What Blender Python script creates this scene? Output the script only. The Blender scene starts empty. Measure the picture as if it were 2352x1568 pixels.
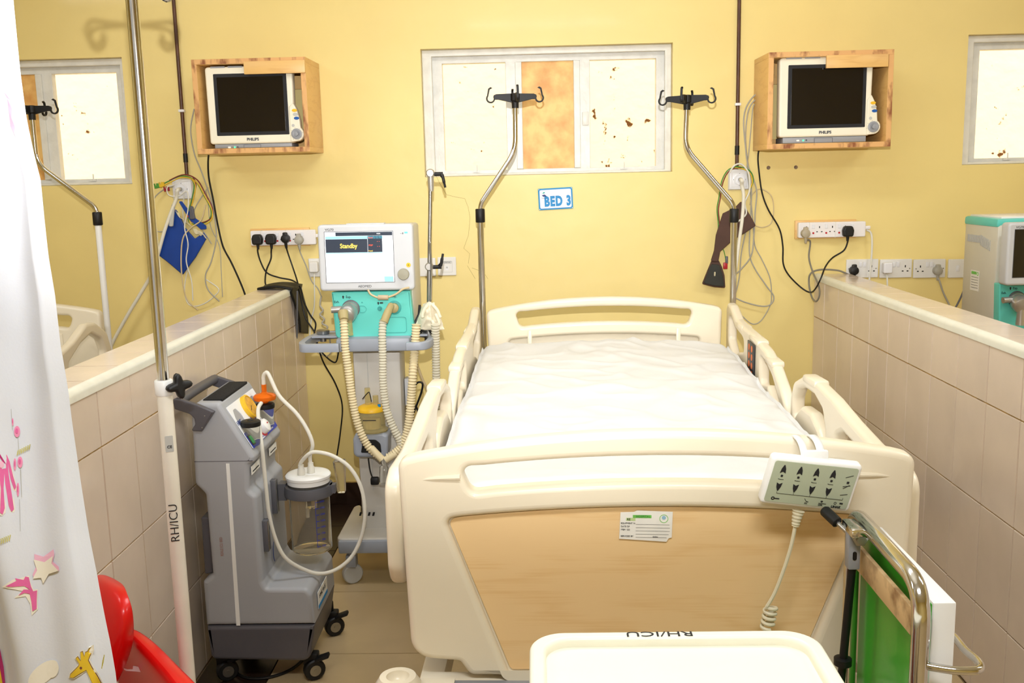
import bpy, bmesh, math, random
from mathutils import Vector, Matrix, noise
from mathutils.geometry import tessellate_polygon
random.seed(7)
S = bpy.context.scene
COL = S.collection
PI = math.pi

# ------------------------------------------------------------------ camera
F_PX = 2268.28                     # focal length in pixels of the 2352 x 1568 frame
YAW, PIT, ROL = math.radians(1.5352), math.radians(9.5424), math.radians(-1.3140)
CAM = Vector((0.0, -4.5908, 1.6576))
_fw = Vector((-math.sin(YAW)*math.cos(PIT), math.cos(YAW)*math.cos(PIT), -math.sin(PIT)))
_r0 = Vector((math.cos(YAW), math.sin(YAW), 0))
_u0 = _r0.cross(_fw)
_rt = _r0*math.cos(ROL) + _u0*math.sin(ROL)
_up = -_r0*math.sin(ROL) + _u0*math.cos(ROL)
cam = bpy.data.cameras.new('camera')
cam.sensor_width = 36.0
cam.lens = F_PX/2352*36
cam.clip_start = 0.05
co = bpy.data.objects.new('camera', cam)
COL.objects.link(co)
co.matrix_world = Matrix(((_rt.x, _up.x, -_fw.x, CAM.x), (_rt.y, _up.y, -_fw.y, CAM.y), (_rt.z, _up.z, -_fw.z, CAM.z), (0, 0, 0, 1)))
S.camera = co

def ray(px, py):
    return _fw + _rt*((px-1176)/F_PX) - _up*((py-784)/F_PX)
def at(px, py, Y):                 # the point of the vertical plane y = Y seen at a pixel
    d = ray(px, py); return CAM + d*((Y-CAM.y)/d.y)
def atx(px, py, X):
    d = ray(px, py); return CAM + d*((X-CAM.x)/d.x)
def atz(px, py, Z):
    d = ray(px, py); return CAM + d*((Z-CAM.z)/d.z)

# ------------------------------------------------------------------ light
S.view_settings.view_transform = 'Standard'
S.view_settings.look = 'None'
S.view_settings.gamma = 1
S.view_settings.use_curve_mapping = False
S.view_settings.exposure = 0.0
w = bpy.data.worlds.new('world'); S.world = w; w.use_nodes = True
bg = w.node_tree.nodes['Background']
bg.inputs[0].default_value = (0.80, 0.90, 1.0, 1); bg.inputs[1].default_value = 1.1
def lamp(name, kind, loc, energy, col=(1, 1, 1), target=None, **kw):
    l = bpy.data.lights.new(name, kind); l.energy = energy; l.color = col
    for k, v in kw.items(): setattr(l, k, v)
    o = bpy.data.objects.new(name, l); COL.objects.link(o); o.location = loc
    if target is not None:
        o.rotation_euler = (Vector(target)-Vector(loc)).to_track_quat('-Z', 'Y').to_euler()
    return o
lamp('sun', 'SUN', (0, 3, 6), 6.5, (1, .96, .88), target=(0.2, 4.15, 4.0), angle=0.01)
# the photographer's flash on top of the camera, head tilted up
lamp('camera_flash', 'SPOT', (CAM.x+.0, CAM.y+.02, CAM.z+.20), 405, (1, .992, .985), target=(0, 0, 2.62), spot_size=math.radians(78), spot_blend=1.0, shadow_soft_size=.012)
# fluorescent ceiling fittings
for x, y, en in ((0.1, -1.75, 20), (0.1, -4.3, 50), (-2.6, -2.4, 30), (2.8, -2.4, 30)):
    lamp('ceiling_lamp', 'AREA', (x, y, 2.93), en, (.94, .975, 1.0), target=(x, y, 0), shape='RECTANGLE', size=1.3, size_y=.35)

# ------------------------------------------------------------------ materials
def lin(c):
    return tuple(((v/255/12.92) if v/255 <= .04045 else ((v/255+.055)/1.055)**2.4) for v in c)
MATS = {}
def M(name, col, rough=.5, metal=0, var=0, vscale=8, bump=0, bscale=60, trans=0, ior=1.45, emit=0, coat=0, rnd=0, alpha=1, sss=0, stretch=None, col2=None, ramp=(.4, .6), detail=4):
    """one procedural node material; col/col2 in sRGB bytes"""
    m = bpy.data.materials.new(name); m.use_nodes = True
    nt = m.node_tree; N = nt.nodes; L = nt.links; b = N['Principled BSDF']
    c = lin(col)+(1,)
    b.inputs['Base Color'].default_value = c
    b.inputs['Roughness'].default_value = rough
    b.inputs['Metallic'].default_value = metal
    b.inputs['IOR'].default_value = ior
    b.inputs['Transmission Weight'].default_value = trans
    b.inputs['Coat Weight'].default_value = coat
    b.inputs['Coat Roughness'].default_value = .08
    b.inputs['Alpha'].default_value = alpha
    if sss:
        b.inputs['Subsurface Weight'].default_value = sss
        b.inputs['Subsurface Radius'].default_value = (.02, .016, .01)
        b.inputs['Subsurface Scale'].default_value = .3
    if emit:
        b.inputs['Emission Color'].default_value = c; b.inputs['Emission Strength'].default_value = emit
    tc = N.new('ShaderNodeTexCoord')
    src = tc.outputs['Object']
    if stretch:
        mp = N.new('ShaderNodeMapping'); L.new(src, mp.inputs['Vector']); mp.inputs['Scale'].default_value = stretch; src = mp.outputs['Vector']
    if var or col2:
        nz = N.new('ShaderNodeTexNoise'); L.new(src, nz.inputs['Vector'])
        nz.inputs['Scale'].default_value = vscale; nz.inputs['Detail'].default_value = detail
        cr = N.new('ShaderNodeValToRGB'); L.new(nz.outputs['Fac'], cr.inputs['Fac'])
        cr.color_ramp.elements[0].position = ramp[0]; cr.color_ramp.elements[1].position = ramp[1]
        if col2: c2 = lin(col2)+(1,)
        else: c2 = tuple(max(0, v*(1-var)) for v in c[:3])+(1,)
        cr.color_ramp.elements[0].color = c2; cr.color_ramp.elements[1].color = c
        out = cr.outputs['Color']
        L.new(out, b.inputs['Base Color'])
        if rnd:
            oi = N.new('ShaderNodeObjectInfo'); hs = N.new('ShaderNodeHueSaturation')
            mr = N.new('ShaderNodeMapRange'); L.new(oi.outputs['Random'], mr.inputs['Value'])
            mr.inputs['To Min'].default_value = 1-rnd; mr.inputs['To Max'].default_value = 1+rnd*.5
            L.new(mr.outputs['Result'], hs.inputs['Value']); L.new(out, hs.inputs['Color']); L.new(hs.outputs['Color'], b.inputs['Base Color'])
    if bump:
        nb = N.new('ShaderNodeTexNoise'); L.new(src, nb.inputs['Vector']); nb.inputs['Scale'].default_value = bscale; nb.inputs['Detail'].default_value = 3
        bp = N.new('ShaderNodeBump'); bp.inputs['Strength'].default_value = bump; bp.inputs['Distance'].default_value = .01
        L.new(nb.outputs['Fac'], bp.inputs['Height']); L.new(bp.outputs['Normal'], b.inputs['Normal'])
    MATS[name] = m
    return m

m_wall = M('wall_paint', (242, 220, 146), .42, var=.07, vscale=2.2, bump=.25, bscale=9, ramp=(.3, .7), coat=.1)
m_ceil = M('ceiling_paint', (245, 242, 230), .7, var=.04)
m_tile = M('wall_tile', (231, 214, 197), .16, var=.05, vscale=5, rnd=.05, bump=.03, bscale=25)
m_grout = M('grout', (196, 160, 92), .8, var=.35, vscale=30)
m_trim = M('edge_trim', (238, 238, 226), .3, var=.05, vscale=20)
m_floor = M('floor_tile', (196, 172, 132), .28, var=.08, vscale=6, rnd=.04)
m_fgrout = M('floor_grout', (150, 126, 92), .7, var=.2)
m_dark = M('dark_tile', (52, 36, 28), .25, var=.3, vscale=6)
m_frame = M('window_paint', (231, 230, 224), .35, var=.08, vscale=18, bump=.15, bscale=40)
m_reveal = M('reveal_paint', (244, 228, 170), .45, var=.08, vscale=8)
m_glass = M('glass', (255, 255, 255), .02, trans=1, ior=1.02)
m_board = M('window_board', (248, 204, 126), .45, col2=(222, 160, 88), vscale=11, ramp=(.33, .60), detail=8, bump=.2, bscale=30)
m_out = M('outside_plaster', (252, 236, 205), .9, col2=(96, 60, 22), vscale=15, ramp=(.315, .352), detail=9, bump=.4, bscale=14)

# ------------------------------------------------------------------ mesh helpers
class MB:
    def __init__(s): s.v = []; s.f = []
    def add(s, vs, fs):
        o = len(s.v); s.v += [Vector(v) for v in vs]; s.f += [tuple(i+o for i in f) for f in fs]; return s
    def hexa(s, p):                      # 4 bottom points then 4 top points, each counter-clockwise from above
        return s.add(p, [(3, 2, 1, 0), (4, 5, 6, 7), (0, 1, 5, 4), (1, 2, 6, 5), (2, 3, 7, 6), (3, 0, 4, 7)])
    def box(s, c, d, R=None):
        c = Vector(c); x, y, z = d[0]/2, d[1]/2, d[2]/2
        p = [Vector(q) for q in ((-x, -y, -z), (x, -y, -z), (x, y, -z), (-x, y, -z), (-x, -y, z), (x, -y, z), (x, y, z), (-x, y, z))]
        if R is not None: p = [R @ q for q in p]
        return s.hexa([c+q for q in p])
    def bx(s, x0, x1, y0, y1, z0, z1):
        return s.box(((x0+x1)/2, (y0+y1)/2, (z0+z1)/2), (abs(x1-x0), abs(y1-y0), abs(z1-z0)))
    def tube(s, pts, r, n=10, caps=True):
        pts = [Vector(p) for p in pts]; m = len(pts)
        rr = r if isinstance(r, (list, tuple)) else [r]*m
        T = [(pts[min(i+1, m-1)]-pts[max(i-1, 0)]).normalized() for i in range(m)]
        a = Vector((0, 0, 1)) if abs(T[0].z) < .9 else Vector((1, 0, 0))
        nx = T[0].cross(a).normalized(); vs = []; fs = []
        for i in range(m):
            nx = (nx - T[i]*nx.dot(T[i])).normalized(); ny = T[i].cross(nx)
            for k in range(n):
                t = 2*PI*k/n; vs.append(pts[i]+(nx*math.cos(t)+ny*math.sin(t))*rr[i])
        for i in range(m-1):
            for k in range(n):
                k2 = (k+1) % n; fs.append((i*n+k, i*n+k2, (i+1)*n+k2, (i+1)*n+k))
        if caps: fs += [tuple(range(n-1, -1, -1)), tuple((m-1)*n+k for k in range(n))]
        return s.add(vs, fs)
    def lathe(s, prof, X=None, n=24):    # prof = [(radius, height)], turned about local z
        vs = []; fs = []; X = X or Matrix()
        m = len(prof)
        for r, h in prof:
            for k in range(n):
                t = 2*PI*k/n; vs.append(X @ Vector((r*math.cos(t), r*math.sin(t), h)))
        for i in range(m-1):
            for k in range(n):
                k2 = (k+1) % n; fs.append((i*n+k, i*n+k2, (i+1)*n+k2, (i+1)*n+k))
        if prof[0][0] > 1e-6: fs.append(tuple(range(n-1, -1, -1)))
        if prof[-1][0] > 1e-6: fs.append(tuple((m-1)*n+k for k in range(n)))
        return s.add(vs, fs)
    def prism(s, a, b):                  # two equal rings of points
        n = len(a); s.add(list(a)+list(b), [tuple(range(n-1, -1, -1)), tuple(range(n, 2*n))]+[(i, (i+1) % n, n+(i+1) % n, n+i) for i in range(n)])
        return s
    def ball(s, c, r, n=12, sc=(1, 1, 1)):
        X = Matrix.Translation(Vector(c)) @ Matrix.Diagonal((sc[0], sc[1], sc[2], 1))
        return s.lathe([(r*math.sin(PI*i/8), -r*math.cos(PI*i/8)) for i in range(9)], X, n)
    def grid(s, fn, nu, nv):
        vs = [fn(i/nu, j/nv) for j in range(nv+1) for i in range(nu+1)]
        return s.add(vs, [(j*(nu+1)+i, j*(nu+1)+i+1, (j+1)*(nu+1)+i+1, (j+1)*(nu+1)+i) for j in range(nv) for i in range(nu)])

def finish(name, me, mat, parent, X=None, smooth=40):
    if X is not None: me.transform(X)
    for p in me.polygons: p.use_smooth = True
    me.set_sharp_from_angle(angle=math.radians(smooth))
    me.materials.clear(); me.materials.append(mat)
    o = bpy.data.objects.new(name, me); COL.objects.link(o)
    if parent is not None:
        o.parent = parent
        if not parent.get('_local'):
            pm = Matrix.LocRotScale(parent.location, parent.rotation_euler, None)
            if parent.parent: pm = Matrix.LocRotScale(parent.parent.location, parent.parent.rotation_euler, None) @ (parent.matrix_parent_inverse @ pm)
            o.matrix_parent_inverse = pm.inverted()
        else: o['_local'] = 1
    return o
def obj(name, mb, mat, parent=None, bev=0, seg=2, smooth=40, X=None, sub=0, weld=False):
    me = bpy.data.meshes.new(name); me.from_pydata([tuple(v) for v in mb.v], [], mb.f)
    bm = bmesh.new(); bm.from_mesh(me)
    if weld: bmesh.ops.remove_doubles(bm, verts=bm.verts, dist=1e-5)
    bmesh.ops.recalc_face_normals(bm, faces=bm.faces)
    if bev:
        ed = [e for e in bm.edges if len(e.link_faces) == 2 and e.calc_face_angle(0) > math.radians(30)]
        bmesh.ops.bevel(bm, geom=ed, offset=bev, segments=seg, profile=.5, affect='EDGES', clamp_overlap=True)
    bm.to_mesh(me); bm.free()
    o = finish(name, me, mat, parent, X, smooth)
    if sub:
        md = o.modifiers.new('subdivision', 'SUBSURF'); md.levels = sub; md.render_levels = sub
    return o
def fillet(poly, r, n=5):
    out = []; m = len(poly)
    for i in range(m):
        p = Vector(poly[i][:2]); a = Vector(poly[i-1][:2])-p; b = Vector(poly[(i+1) % m][:2])-p
        rr = poly[i][2] if len(poly[i]) > 2 else r
        la, lb = a.length, b.length
        if rr < 1e-5 or la < 1e-6 or lb < 1e-6: out.append(p); continue
        a /= la; b /= lb
        ang = a.angle(b)
        if ang > PI-.02 or ang < .02: out.append(p); continue
        d = min(rr/math.tan(ang/2), la*.49, lb*.49); rr = d*math.tan(ang/2)
        c = p+(a+b).normalized()*(rr/math.sin(ang/2))
        s0 = p+a*d-c; s1 = p+b*d-c; tot = s0.angle_signed(s1) if s0.length > 1e-9 and s1.length > 1e-9 else 0
        for k in range(n+1):
            t = -tot*k/n
            out.append(c+Vector((s0.x*math.cos(t)-s0.y*math.sin(t), s0.x*math.sin(t)+s0.y*math.cos(t))))
    return out
def plate_mesh(outer, holes, thick, bev=0, res=3):
    cu = bpy.data.curves.new('c', 'CURVE'); cu.dimensions = '2D'; cu.fill_mode = 'BOTH'
    bev = min(bev, thick*.49)
    cu.extrude = max(thick/2-bev, 0); cu.bevel_depth = bev; cu.bevel_resolution = res; cu.offset = -bev
    for ring in [outer]+list(holes):
        sp = cu.splines.new('POLY'); sp.points.add(len(ring)-1); sp.use_cyclic_u = True
        for q, p in zip(sp.points, ring): q.co = (p[0], p[1], 0, 1)
    o = bpy.data.objects.new('c', cu)
    me = bpy.data.meshes.new_from_object(o)
    bpy.data.objects.remove(o); bpy.data.curves.remove(cu)
    return me
def plate(name, outer, holes, thick, bev, mat, parent=None, X=None, smooth=40, res=3):
    me = plate_mesh(outer, holes, thick, bev, res); me.name = name
    return finish(name, me, mat, parent, X, smooth)
def text(name, s, size, mat, parent, X, ext=.0004, sx=1, align='CENTER', bold=0, shear=0, sp=1):
    cu = bpy.data.curves.new('t', 'FONT'); cu.body = s; cu.size = size; cu.align_x = align; cu.align_y = 'CENTER'; cu.extrude = ext; cu.offset = bold; cu.shear = shear; cu.space_character = sp
    cu.resolution_u = 3
    o = bpy.data.objects.new('t', cu)
    me = bpy.data.meshes.new_from_object(o); bpy.data.objects.remove(o); bpy.data.curves.remove(cu)
    me.name = name
    if sx != 1: me.transform(Matrix.Diagonal((sx, 1, 1, 1)))
    return finish(name, me, mat, parent, X)
def empty(name, loc=(0, 0, 0), rot=(0, 0, 0), local=False):
    o = bpy.data.objects.new(name, None); COL.objects.link(o); o.location = loc; o.rotation_euler = rot
    o.empty_display_size = .05
    if local: o['_local'] = 1
    return o
def tag(o, label, cat, group=None):
    o['label'] = label; o['category'] = cat
    if group: o['group'] = group
    return o
def struct(o): o['kind'] = 'structure'; return o
def copy_tree(o, parent=None):
    c = o.copy(); COL.objects.link(c)
    if parent is not None: c.parent = parent
    for ch in list(o.children): copy_tree(ch, c)
    return c
def catmull(pts, n=8, closed=False):
    P = [Vector(p) for p in pts]; m = len(P); out = []
    for i in range(m-1):
        p0 = P[max(i-1, 0)]; p1 = P[i]; p2 = P[i+1]; p3 = P[min(i+2, m-1)]
        for k in range(n):
            t = k/n
            out.append(.5*((2*p1)+(p2-p0)*t+(2*p0-5*p1+4*p2-p3)*t*t+(3*p1-p0-3*p2+p3)*t*t*t))
    out.append(P[-1]); return out
def wallM(x, z, y=0, rot=0):           # local x -> world x, local y -> up, local z -> towards the camera
    return Matrix.Translation((x, y, z)) @ Matrix(((1, 0, 0, 0), (0, 0, -1, 0), (0, 1, 0, 0), (0, 0, 0, 1))) @ Matrix.Rotation(rot, 4, 'Z')
def rect(w, h, r=0, cx=0, cy=0, n=5):
    p = [(cx-w/2, cy-h/2), (cx+w/2, cy-h/2), (cx+w/2, cy+h/2), (cx-w/2, cy+h/2)]
    return fillet(p, r, n) if r else p
def disc(r, n=20, cx=0, cy=0): return [(cx+r*math.cos(2*PI*k/n), cy+r*math.sin(2*PI*k/n)) for k in range(n)]
def pathpx(pts, Y, n=8):               # a cord through pixels on the plane y = Y (or its own third value)
    return catmull([at(p[0], p[1], p[2] if len(p) > 2 else Y) for p in pts], n)
# ------------------------------------------------------------------ the room
XL, XR = -1.1055, 1.2852               # inner faces of the two half-height partitions
ZT = 1.176                             # top of the partition tiling
FZ = .10                               # floor level
floor = struct(obj('floor', MB().bx(-4.2, 4.2, -7, .0, -.1, FZ-.006), m_fgrout))
def tile_box(x0, x1, y0, y1, z, t=.006, b=.0015):
    return MB().hexa([(x0, y0, z-t), (x1, y0, z-t), (x1, y1, z-t), (x0, y1, z-t), (x0+b, y0+b, z), (x1-b, y0+b, z), (x1-b, y1-b, z), (x0+b, y1-b, z)])
BL, BB = -.877, -.23                    # edges of the dark border along the partition and the back wall
ft = .498; x = BL; xs = []
while x < XR-.05:
    xs.append((x, min(x+ft, XR-.004))); x += ft
for (a, b) in xs:
    y = -.538
    obj('floor_tile', tile_box(a+.001, b-.001, y+.001, BB-.001, FZ), m_floor, floor)
    while y > -4.2:
        obj('floor_tile', tile_box(a+.001, b-.001, y-ft+.001, y-.001, FZ), m_floor, floor); y -= ft
y = -.012
while y > -3.6:
    obj('border_tile', tile_box(XL+.004, BL-.001, y-.298, y, FZ), m_dark, floor); y -= .3
x = BL
while x < XR-.05:
    obj('border_tile', tile_box(x+.001, min(x+.298, XR-.004), BB+.001, -.012, FZ), m_dark, floor); x += .3
obj('floor_slab', tile_box(-4.2, XL-.2, -7, -.012, FZ), m_floor, floor)
obj('floor_slab', tile_box(XR+.2, 4.2, -7, -.012, FZ), m_floor, floor)
obj('floor_slab', tile_box(XL-.2, XR+.2, -7, -4.25, FZ), m_floor, floor)
struct(obj('ceiling', MB().bx(-4.2, 4.2, -7, .2, 3.0, 3.1), m_ceil))
struct(obj('wall_left', MB().bx(-4.3, -4.2, -7, .2, -.1, 3.1), m_wall))
struct(obj('wall_right', MB().bx(4.2, 4.3, -7, .2, -.1, 3.1), m_wall))
struct(obj('wall_front', MB().bx(-4.3, 4.3, -7.1, -7, -.1, 3.1), m_wall))

# back wall with three window openings
WZ0, WZ1, WW = 1.658, 2.227, 1.133
wl = at(291, 270, 0).x-WW; wr = at(2216, 250, 0).x
WINX = [wl, -.506, wr]
cx = [-4.2]
for x in WINX: cx += [x, x+WW]
cx.append(4.2)
cz = [-.1, WZ0, WZ1, 3.1]
mb = MB(); T = .2
for i in range(len(cx)-1):
    for j in range(3):
        hole = (j == 1 and i % 2 == 1)
        x0, x1, z0, z1 = cx[i], cx[i+1], cz[j], cz[j+1]
        if not hole:
            mb.add([(x0, 0, z0), (x1, 0, z0), (x1, 0, z1), (x0, 0, z1)], [(0, 1, 2, 3)])
            mb.add([(x0, T, z0), (x1, T, z0), (x1, T, z1), (x0, T, z1)], [(3, 2, 1, 0)])
        else:
            mb.add([(x0, 0, z0), (x0, T, z0), (x0, T, z1), (x0, 0, z1)], [(0, 1, 2, 3)])
            mb.add([(x1, 0, z0), (x1, T, z0), (x1, T, z1), (x1, 0, z1)], [(3, 2, 1, 0)])
            mb.add([(x0, 0, z0), (x1, 0, z0), (x1, T, z0), (x0, T, z0)], [(0, 1, 2, 3)])
            mb.add([(x0, 0, z1), (x1, 0, z1), (x1, T, z1), (x0, T, z1)], [(3, 2, 1, 0)])
wall_back = struct(obj('wall_back', mb, m_wall, weld=True))
struct(obj('wall_outside', MB().bx(-6, 6, 1.45, 1.6, -.5, 6), m_out))
struct(obj('ground_outside', MB().bx(-6, 6, .2, 1.45, -.5, -.1), m_out))
bb = struct(obj('baseboard_back', MB().bx(-4.2, 4.2, -.011, .0, FZ-.005, .212), m_grout))
x = XL+.005
while x < XR:
    obj('skirting_tile', MB().hexa([(x, -.014, FZ), (x+.298, -.014, FZ), (x+.298, -.01, FZ), (x, -.01, FZ), (x, -.014, .21), (x+.298, -.014, .21), (x+.298, -.01, .21), (x, -.01, .21)]), m_dark, bb); x += .3

# windows: painted frame, two mullions, two clear panes and a stained board in the middle
def window(n, x0):
    e = struct(empty('window_%d' % n, (x0+WW/2, .06, WZ0)))
    Z0, Z1 = WZ0, WZ1
    fy = .075
    # outer stop bead and frame (local plane: x, z)
    def P(pts, holes, th, y, name, mat, bev=.003):
        return plate(name, pts, holes, th, bev, mat, e, wallM(0, 0, y))
    def R(a, b, c, d): return [(a, c), (b, c), (b, d), (a, d)]
    L0, L1 = x0+.088, x0+.378      # left pane
    B0, B1 = x0+.453, x0+.690      # board
    R0, R1 = x0+.765, x0+1.068     # right pane
    zb, zt = Z0+.028, Z1-.058
    P(R(x0, x0+WW, Z0, Z1), [R(x0+.045, x0+WW-.03, Z0+.012, Z1-.03)], .03, .055, 'stop_bead', m_frame, .006)
    P(R(x0, x0+WW, Z0, Z1), [R(L0, R1, zb, zt)], .05, .105, 'frame', m_frame)
    for a, b, s in ((L1, B0, 1), (B1, R0, -1)):
        P(R(a, b, zb-.004, zt+.004), [], .04, .1, 'mullion', m_frame)
        c = (a+b)/2+s*.008
        P(R(c, b if s > 0 else a, zb, zt) if s > 0 else R(a, c, zb, zt), [], .012, .077, 'mullion_strip', m_frame)
    P(R(L0-.004, L1+.004, zb-.004, zt+.004), [], .004, .11, 'pane', m_glass, 0)
    P(R(R0-.004, R1+.004, zb-.004, zt+.004), [], .004, .11, 'pane', m_glass, 0)
    P(R(B0-.003, B1+.003, zb-.003, zt+.003), [], .008, .1, 'board', m_board, 0)
    for c in ((L0+L1)/2, (R0+R1)/2):
        o = obj('latch', MB().box((c, .078, zb-.006), (.03, .01, .01)).tube([(c+.004, .074, zb-.006), (c+.004, .074, zb+.022)], .003, 6), m_frame, e)
    o = obj('catch', MB().box((B0-.045 if n == 1 else R0-.022, .074, Z0+.25), (.03, .012, .06)), m_frame, e, bev=.003)
    return e
for n, x0 in enumerate(WINX): window(n+1, x0)

# half-height tiled partitions
def partition(name, xi, side, joints, rows, tnum):
    th = .155
    xo = xi+side*th
    e = struct(obj(name, MB().bx(xi+side*.004, xo, -3.7, -.001, FZ-.004, ZT-.004), m_grout))
    ys = [-.002]+joints+[-3.7]
    for a, b in zip(ys[:-1], ys[1:]):
        y1, y0 = a-.0016, b+.0016
        for z0, z1 in rows:
            zz0, zz1 = z0+.0016, z1-.0016
            p = [(xi+side*.006, y0, zz0), (xi+side*.006, y1, zz0), (xi+side*.006, y1, zz1), (xi+side*.006, y0, zz1)]
            bb_ = .0015; d = random.uniform(-.0006, .0006)
            q = [(xi+d, y0+bb_, zz0+bb_), (xi+d, y1-bb_, zz0+bb_), (xi+d, y1-bb_, zz1-bb_), (xi+d, y0+bb_, zz1-bb_)]
            if side < 0: p.reverse(); q.reverse()
            obj('tile', MB().add(p+q, [(3, 2, 1, 0), (4, 5, 6, 7), (0, 1, 5, 4), (1, 2, 6, 5), (2, 3, 7, 6), (3, 0, 4, 7)]), m_tile, e)
        xa, xb = sorted((xi+side*.013, xo))
        obj('top_tile', tile_box(xa, xb, y0, y1, ZT, .006), m_tile, e)
    # rounded white edge strip
    pr = [Vector((xi+side*.02, 0, ZT+.003))]+[Vector((xi+side*.012-side*.016*math.sin(t), 0, ZT-.012+.016*math.cos(t))) for t in [k*PI/2/6 for k in range(7)]]+[Vector((xi-side*.004, 0, ZT-.026)), Vector((xi+side*.012, 0, ZT-.026))]
    struct(obj('trim_%d' % tnum, MB().prism([p+Vector((0, -3.7, 0)) for p in pr], [p+Vector((0, -.002, 0)) for p in pr]), m_trim))
    return e
rows = [(.10, .375), (.375, .6775), (.6775, .98), (.98, ZT-.02)]
rowsL = [(.10, .40), (.40, .7025), (.7025, 1.005), (1.005, ZT-.02)]
partition('wall_partition_right', XR, 1, [-(.1677+.2025*k) for k in range(18)], rows, 1)
partition('wall_partition_left', XL, -1, sorted([-(2.2031-.2025*k) for k in range(-7, 11)], reverse=True), rowsL, 2)
# ------------------------------------------------------------------ object materials
m_ivory = M('ivory_plastic', (236, 225, 202), .34, var=.03, vscale=4, coat=.15)
m_ivory2 = M('ivory_plastic_far', (232, 222, 196), .4, var=.03, vscale=4)
m_wood = None
def wood_mat(name, a, b, scale=(1, 1, 1), wave=6, dist=5, rough=.45):
    m = bpy.data.materials.new(name); m.use_nodes = True; nt = m.node_tree; N = nt.nodes; L = nt.links; bs = N['Principled BSDF']
    tc = N.new('ShaderNodeTexCoord'); mp = N.new('ShaderNodeMapping'); L.new(tc.outputs['Object'], mp.inputs['Vector']); mp.inputs['Scale'].default_value = scale
    nz = N.new('ShaderNodeTexNoise'); nz.inputs['Scale'].default_value = 2.2; nz.inputs['Detail'].default_value = 3; L.new(mp.outputs['Vector'], nz.inputs['Vector'])
    mu = N.new('ShaderNodeMath'); mu.operation = 'MULTIPLY'; mu.inputs[1].default_value = wave; L.new(nz.outputs['Fac'], mu.inputs[0])
    fr = N.new('ShaderNodeMath'); fr.operation = 'PINGPONG'; fr.inputs[1].default_value = .5; L.new(mu.outputs[0], fr.inputs[0])
    n2 = N.new('ShaderNodeTexNoise'); n2.inputs['Scale'].default_value = 40; n2.inputs['Detail'].default_value = 5
    m2 = N.new('ShaderNodeMapping'); L.new(tc.outputs['Object'], m2.inputs['Vector']); m2.inputs['Scale'].default_value = (scale[0]*.25, scale[1], scale[2]*2); L.new(m2.outputs['Vector'], n2.inputs['Vector'])
    ad = N.new('ShaderNodeMath'); ad.operation = 'ADD'; L.new(fr.outputs[0], ad.inputs[0]); L.new(n2.outputs['Fac'], ad.inputs[1])
    cr = N.new('ShaderNodeValToRGB'); L.new(ad.outputs[0], cr.inputs['Fac'])
    cr.color_ramp.elements[0].position = .35; cr.color_ramp.elements[1].position = .75
    cr.color_ramp.elements[0].color = lin(b)+(1,); cr.color_ramp.elements[1].color = lin(a)+(1,)
    L.new(cr.outputs['Color'], bs.inputs['Base Color']); bs.inputs['Roughness'].default_value = rough
    return m
m_wood = wood_mat('maple_laminate', (240, 206, 154), (233, 194, 138), (.8, 1, 4), 6)
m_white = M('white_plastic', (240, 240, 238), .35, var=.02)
m_sheet = M('sheet_cotton', (226, 225, 223), .85, var=.02, vscale=12, bump=.06, bscale=35)
m_chrome = M('chrome', (215, 215, 215), .12, metal=1, var=.12, vscale=14)
m_steel = M('brushed_steel', (170, 170, 168), .3, metal=1, var=.1, vscale=30)
m_black = M('black_plastic', (13, 13, 15), .5, var=.2, vscale=20)
m_rubber = M('black_rubber', (18, 18, 18), .5, var=.2, vscale=30)
m_grey = M('grey_plastic', (150, 152, 158), .4, var=.04, vscale=6)
m_dgrey = M('dark_grey_plastic', (92, 92, 98), .42, var=.05, vscale=8)
m_paper = M('paper_label', (240, 238, 232), .6, var=.04, vscale=30)
m_ink = M('black_ink', (30, 30, 34), .6, var=.1)
m_green = M('green_ink', (120, 200, 90), .6, var=.2, vscale=60)
m_blue_ink = M('blue_ink', (20, 140, 210), .5, var=.05)
m_navy = M('navy_ink', (30, 60, 130), .5, var=.05)
m_padgreen = M('keypad_green', (176, 184, 160), .4, var=.03)
m_cream_cord = M('cream_cord', (226, 218, 190), .5, var=.05)

# ------------------------------------------------------------------ hospital bed
bed = empty('hospital_bed', (.267, -.61, 0), (0, 0, math.radians(-1.35)), local=True)
tag(bed, 'ivory hospital bed with maple foot panel standing in the middle bay', 'bed')
def board_pts(k=1.0):
    top = [(u*k, -.042*(u/.455)**2) for u in [i/12*.455 for i in range(12, -13, -1)]]
    p = [(-.482*k, -.462, .045), (-.385*k, -.470, .012), (-.365*k, -.500, .02), (.365*k, -.500, .02), (.385*k, -.470, .012), (.482*k, -.462, .045), (.494*k, -.052, .04)]
    return fillet(p+[(a, b, 0) for a, b in top]+[(-.494*k, -.052, .04)], 0, 6)
def slot_pts(k=1.0, t=.048):
    a = [(u*k, -t-.020*(u/.36)**2) for u in [i/8*.325 for i in range(8, -9, -1)]]
    b = [(u*k, -.100-.018*(u/.36)**2) for u in [i/8*.305 for i in range(-8, 9)]]
    return fillet([(.374*k, -t-.018, .022)]+[(x, y, 0) for x, y in a]+[(-.374*k, -t-.018, .022), (-.352*k, -.119, .022)]+[(x, y, 0) for x, y in b]+[(.352*k, -.119, .022)], 0, 5)
def panel_pts(k=1.0, g=0):
    a = [(u*k, -.150-.018*(u/.38)**2-g) for u in [i/8*.37 for i in range(8, -9, -1)]]
    return fillet([((.405-g)*k, -.172-g, .022)]+[(x, y, 0) for x, y in a]+[((-.405+g)*k, -.172-g, .022), ((-.288+g)*k, -.497+g, .01), ((.288-g)*k, -.497+g, .01)], 0, 5)
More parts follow.
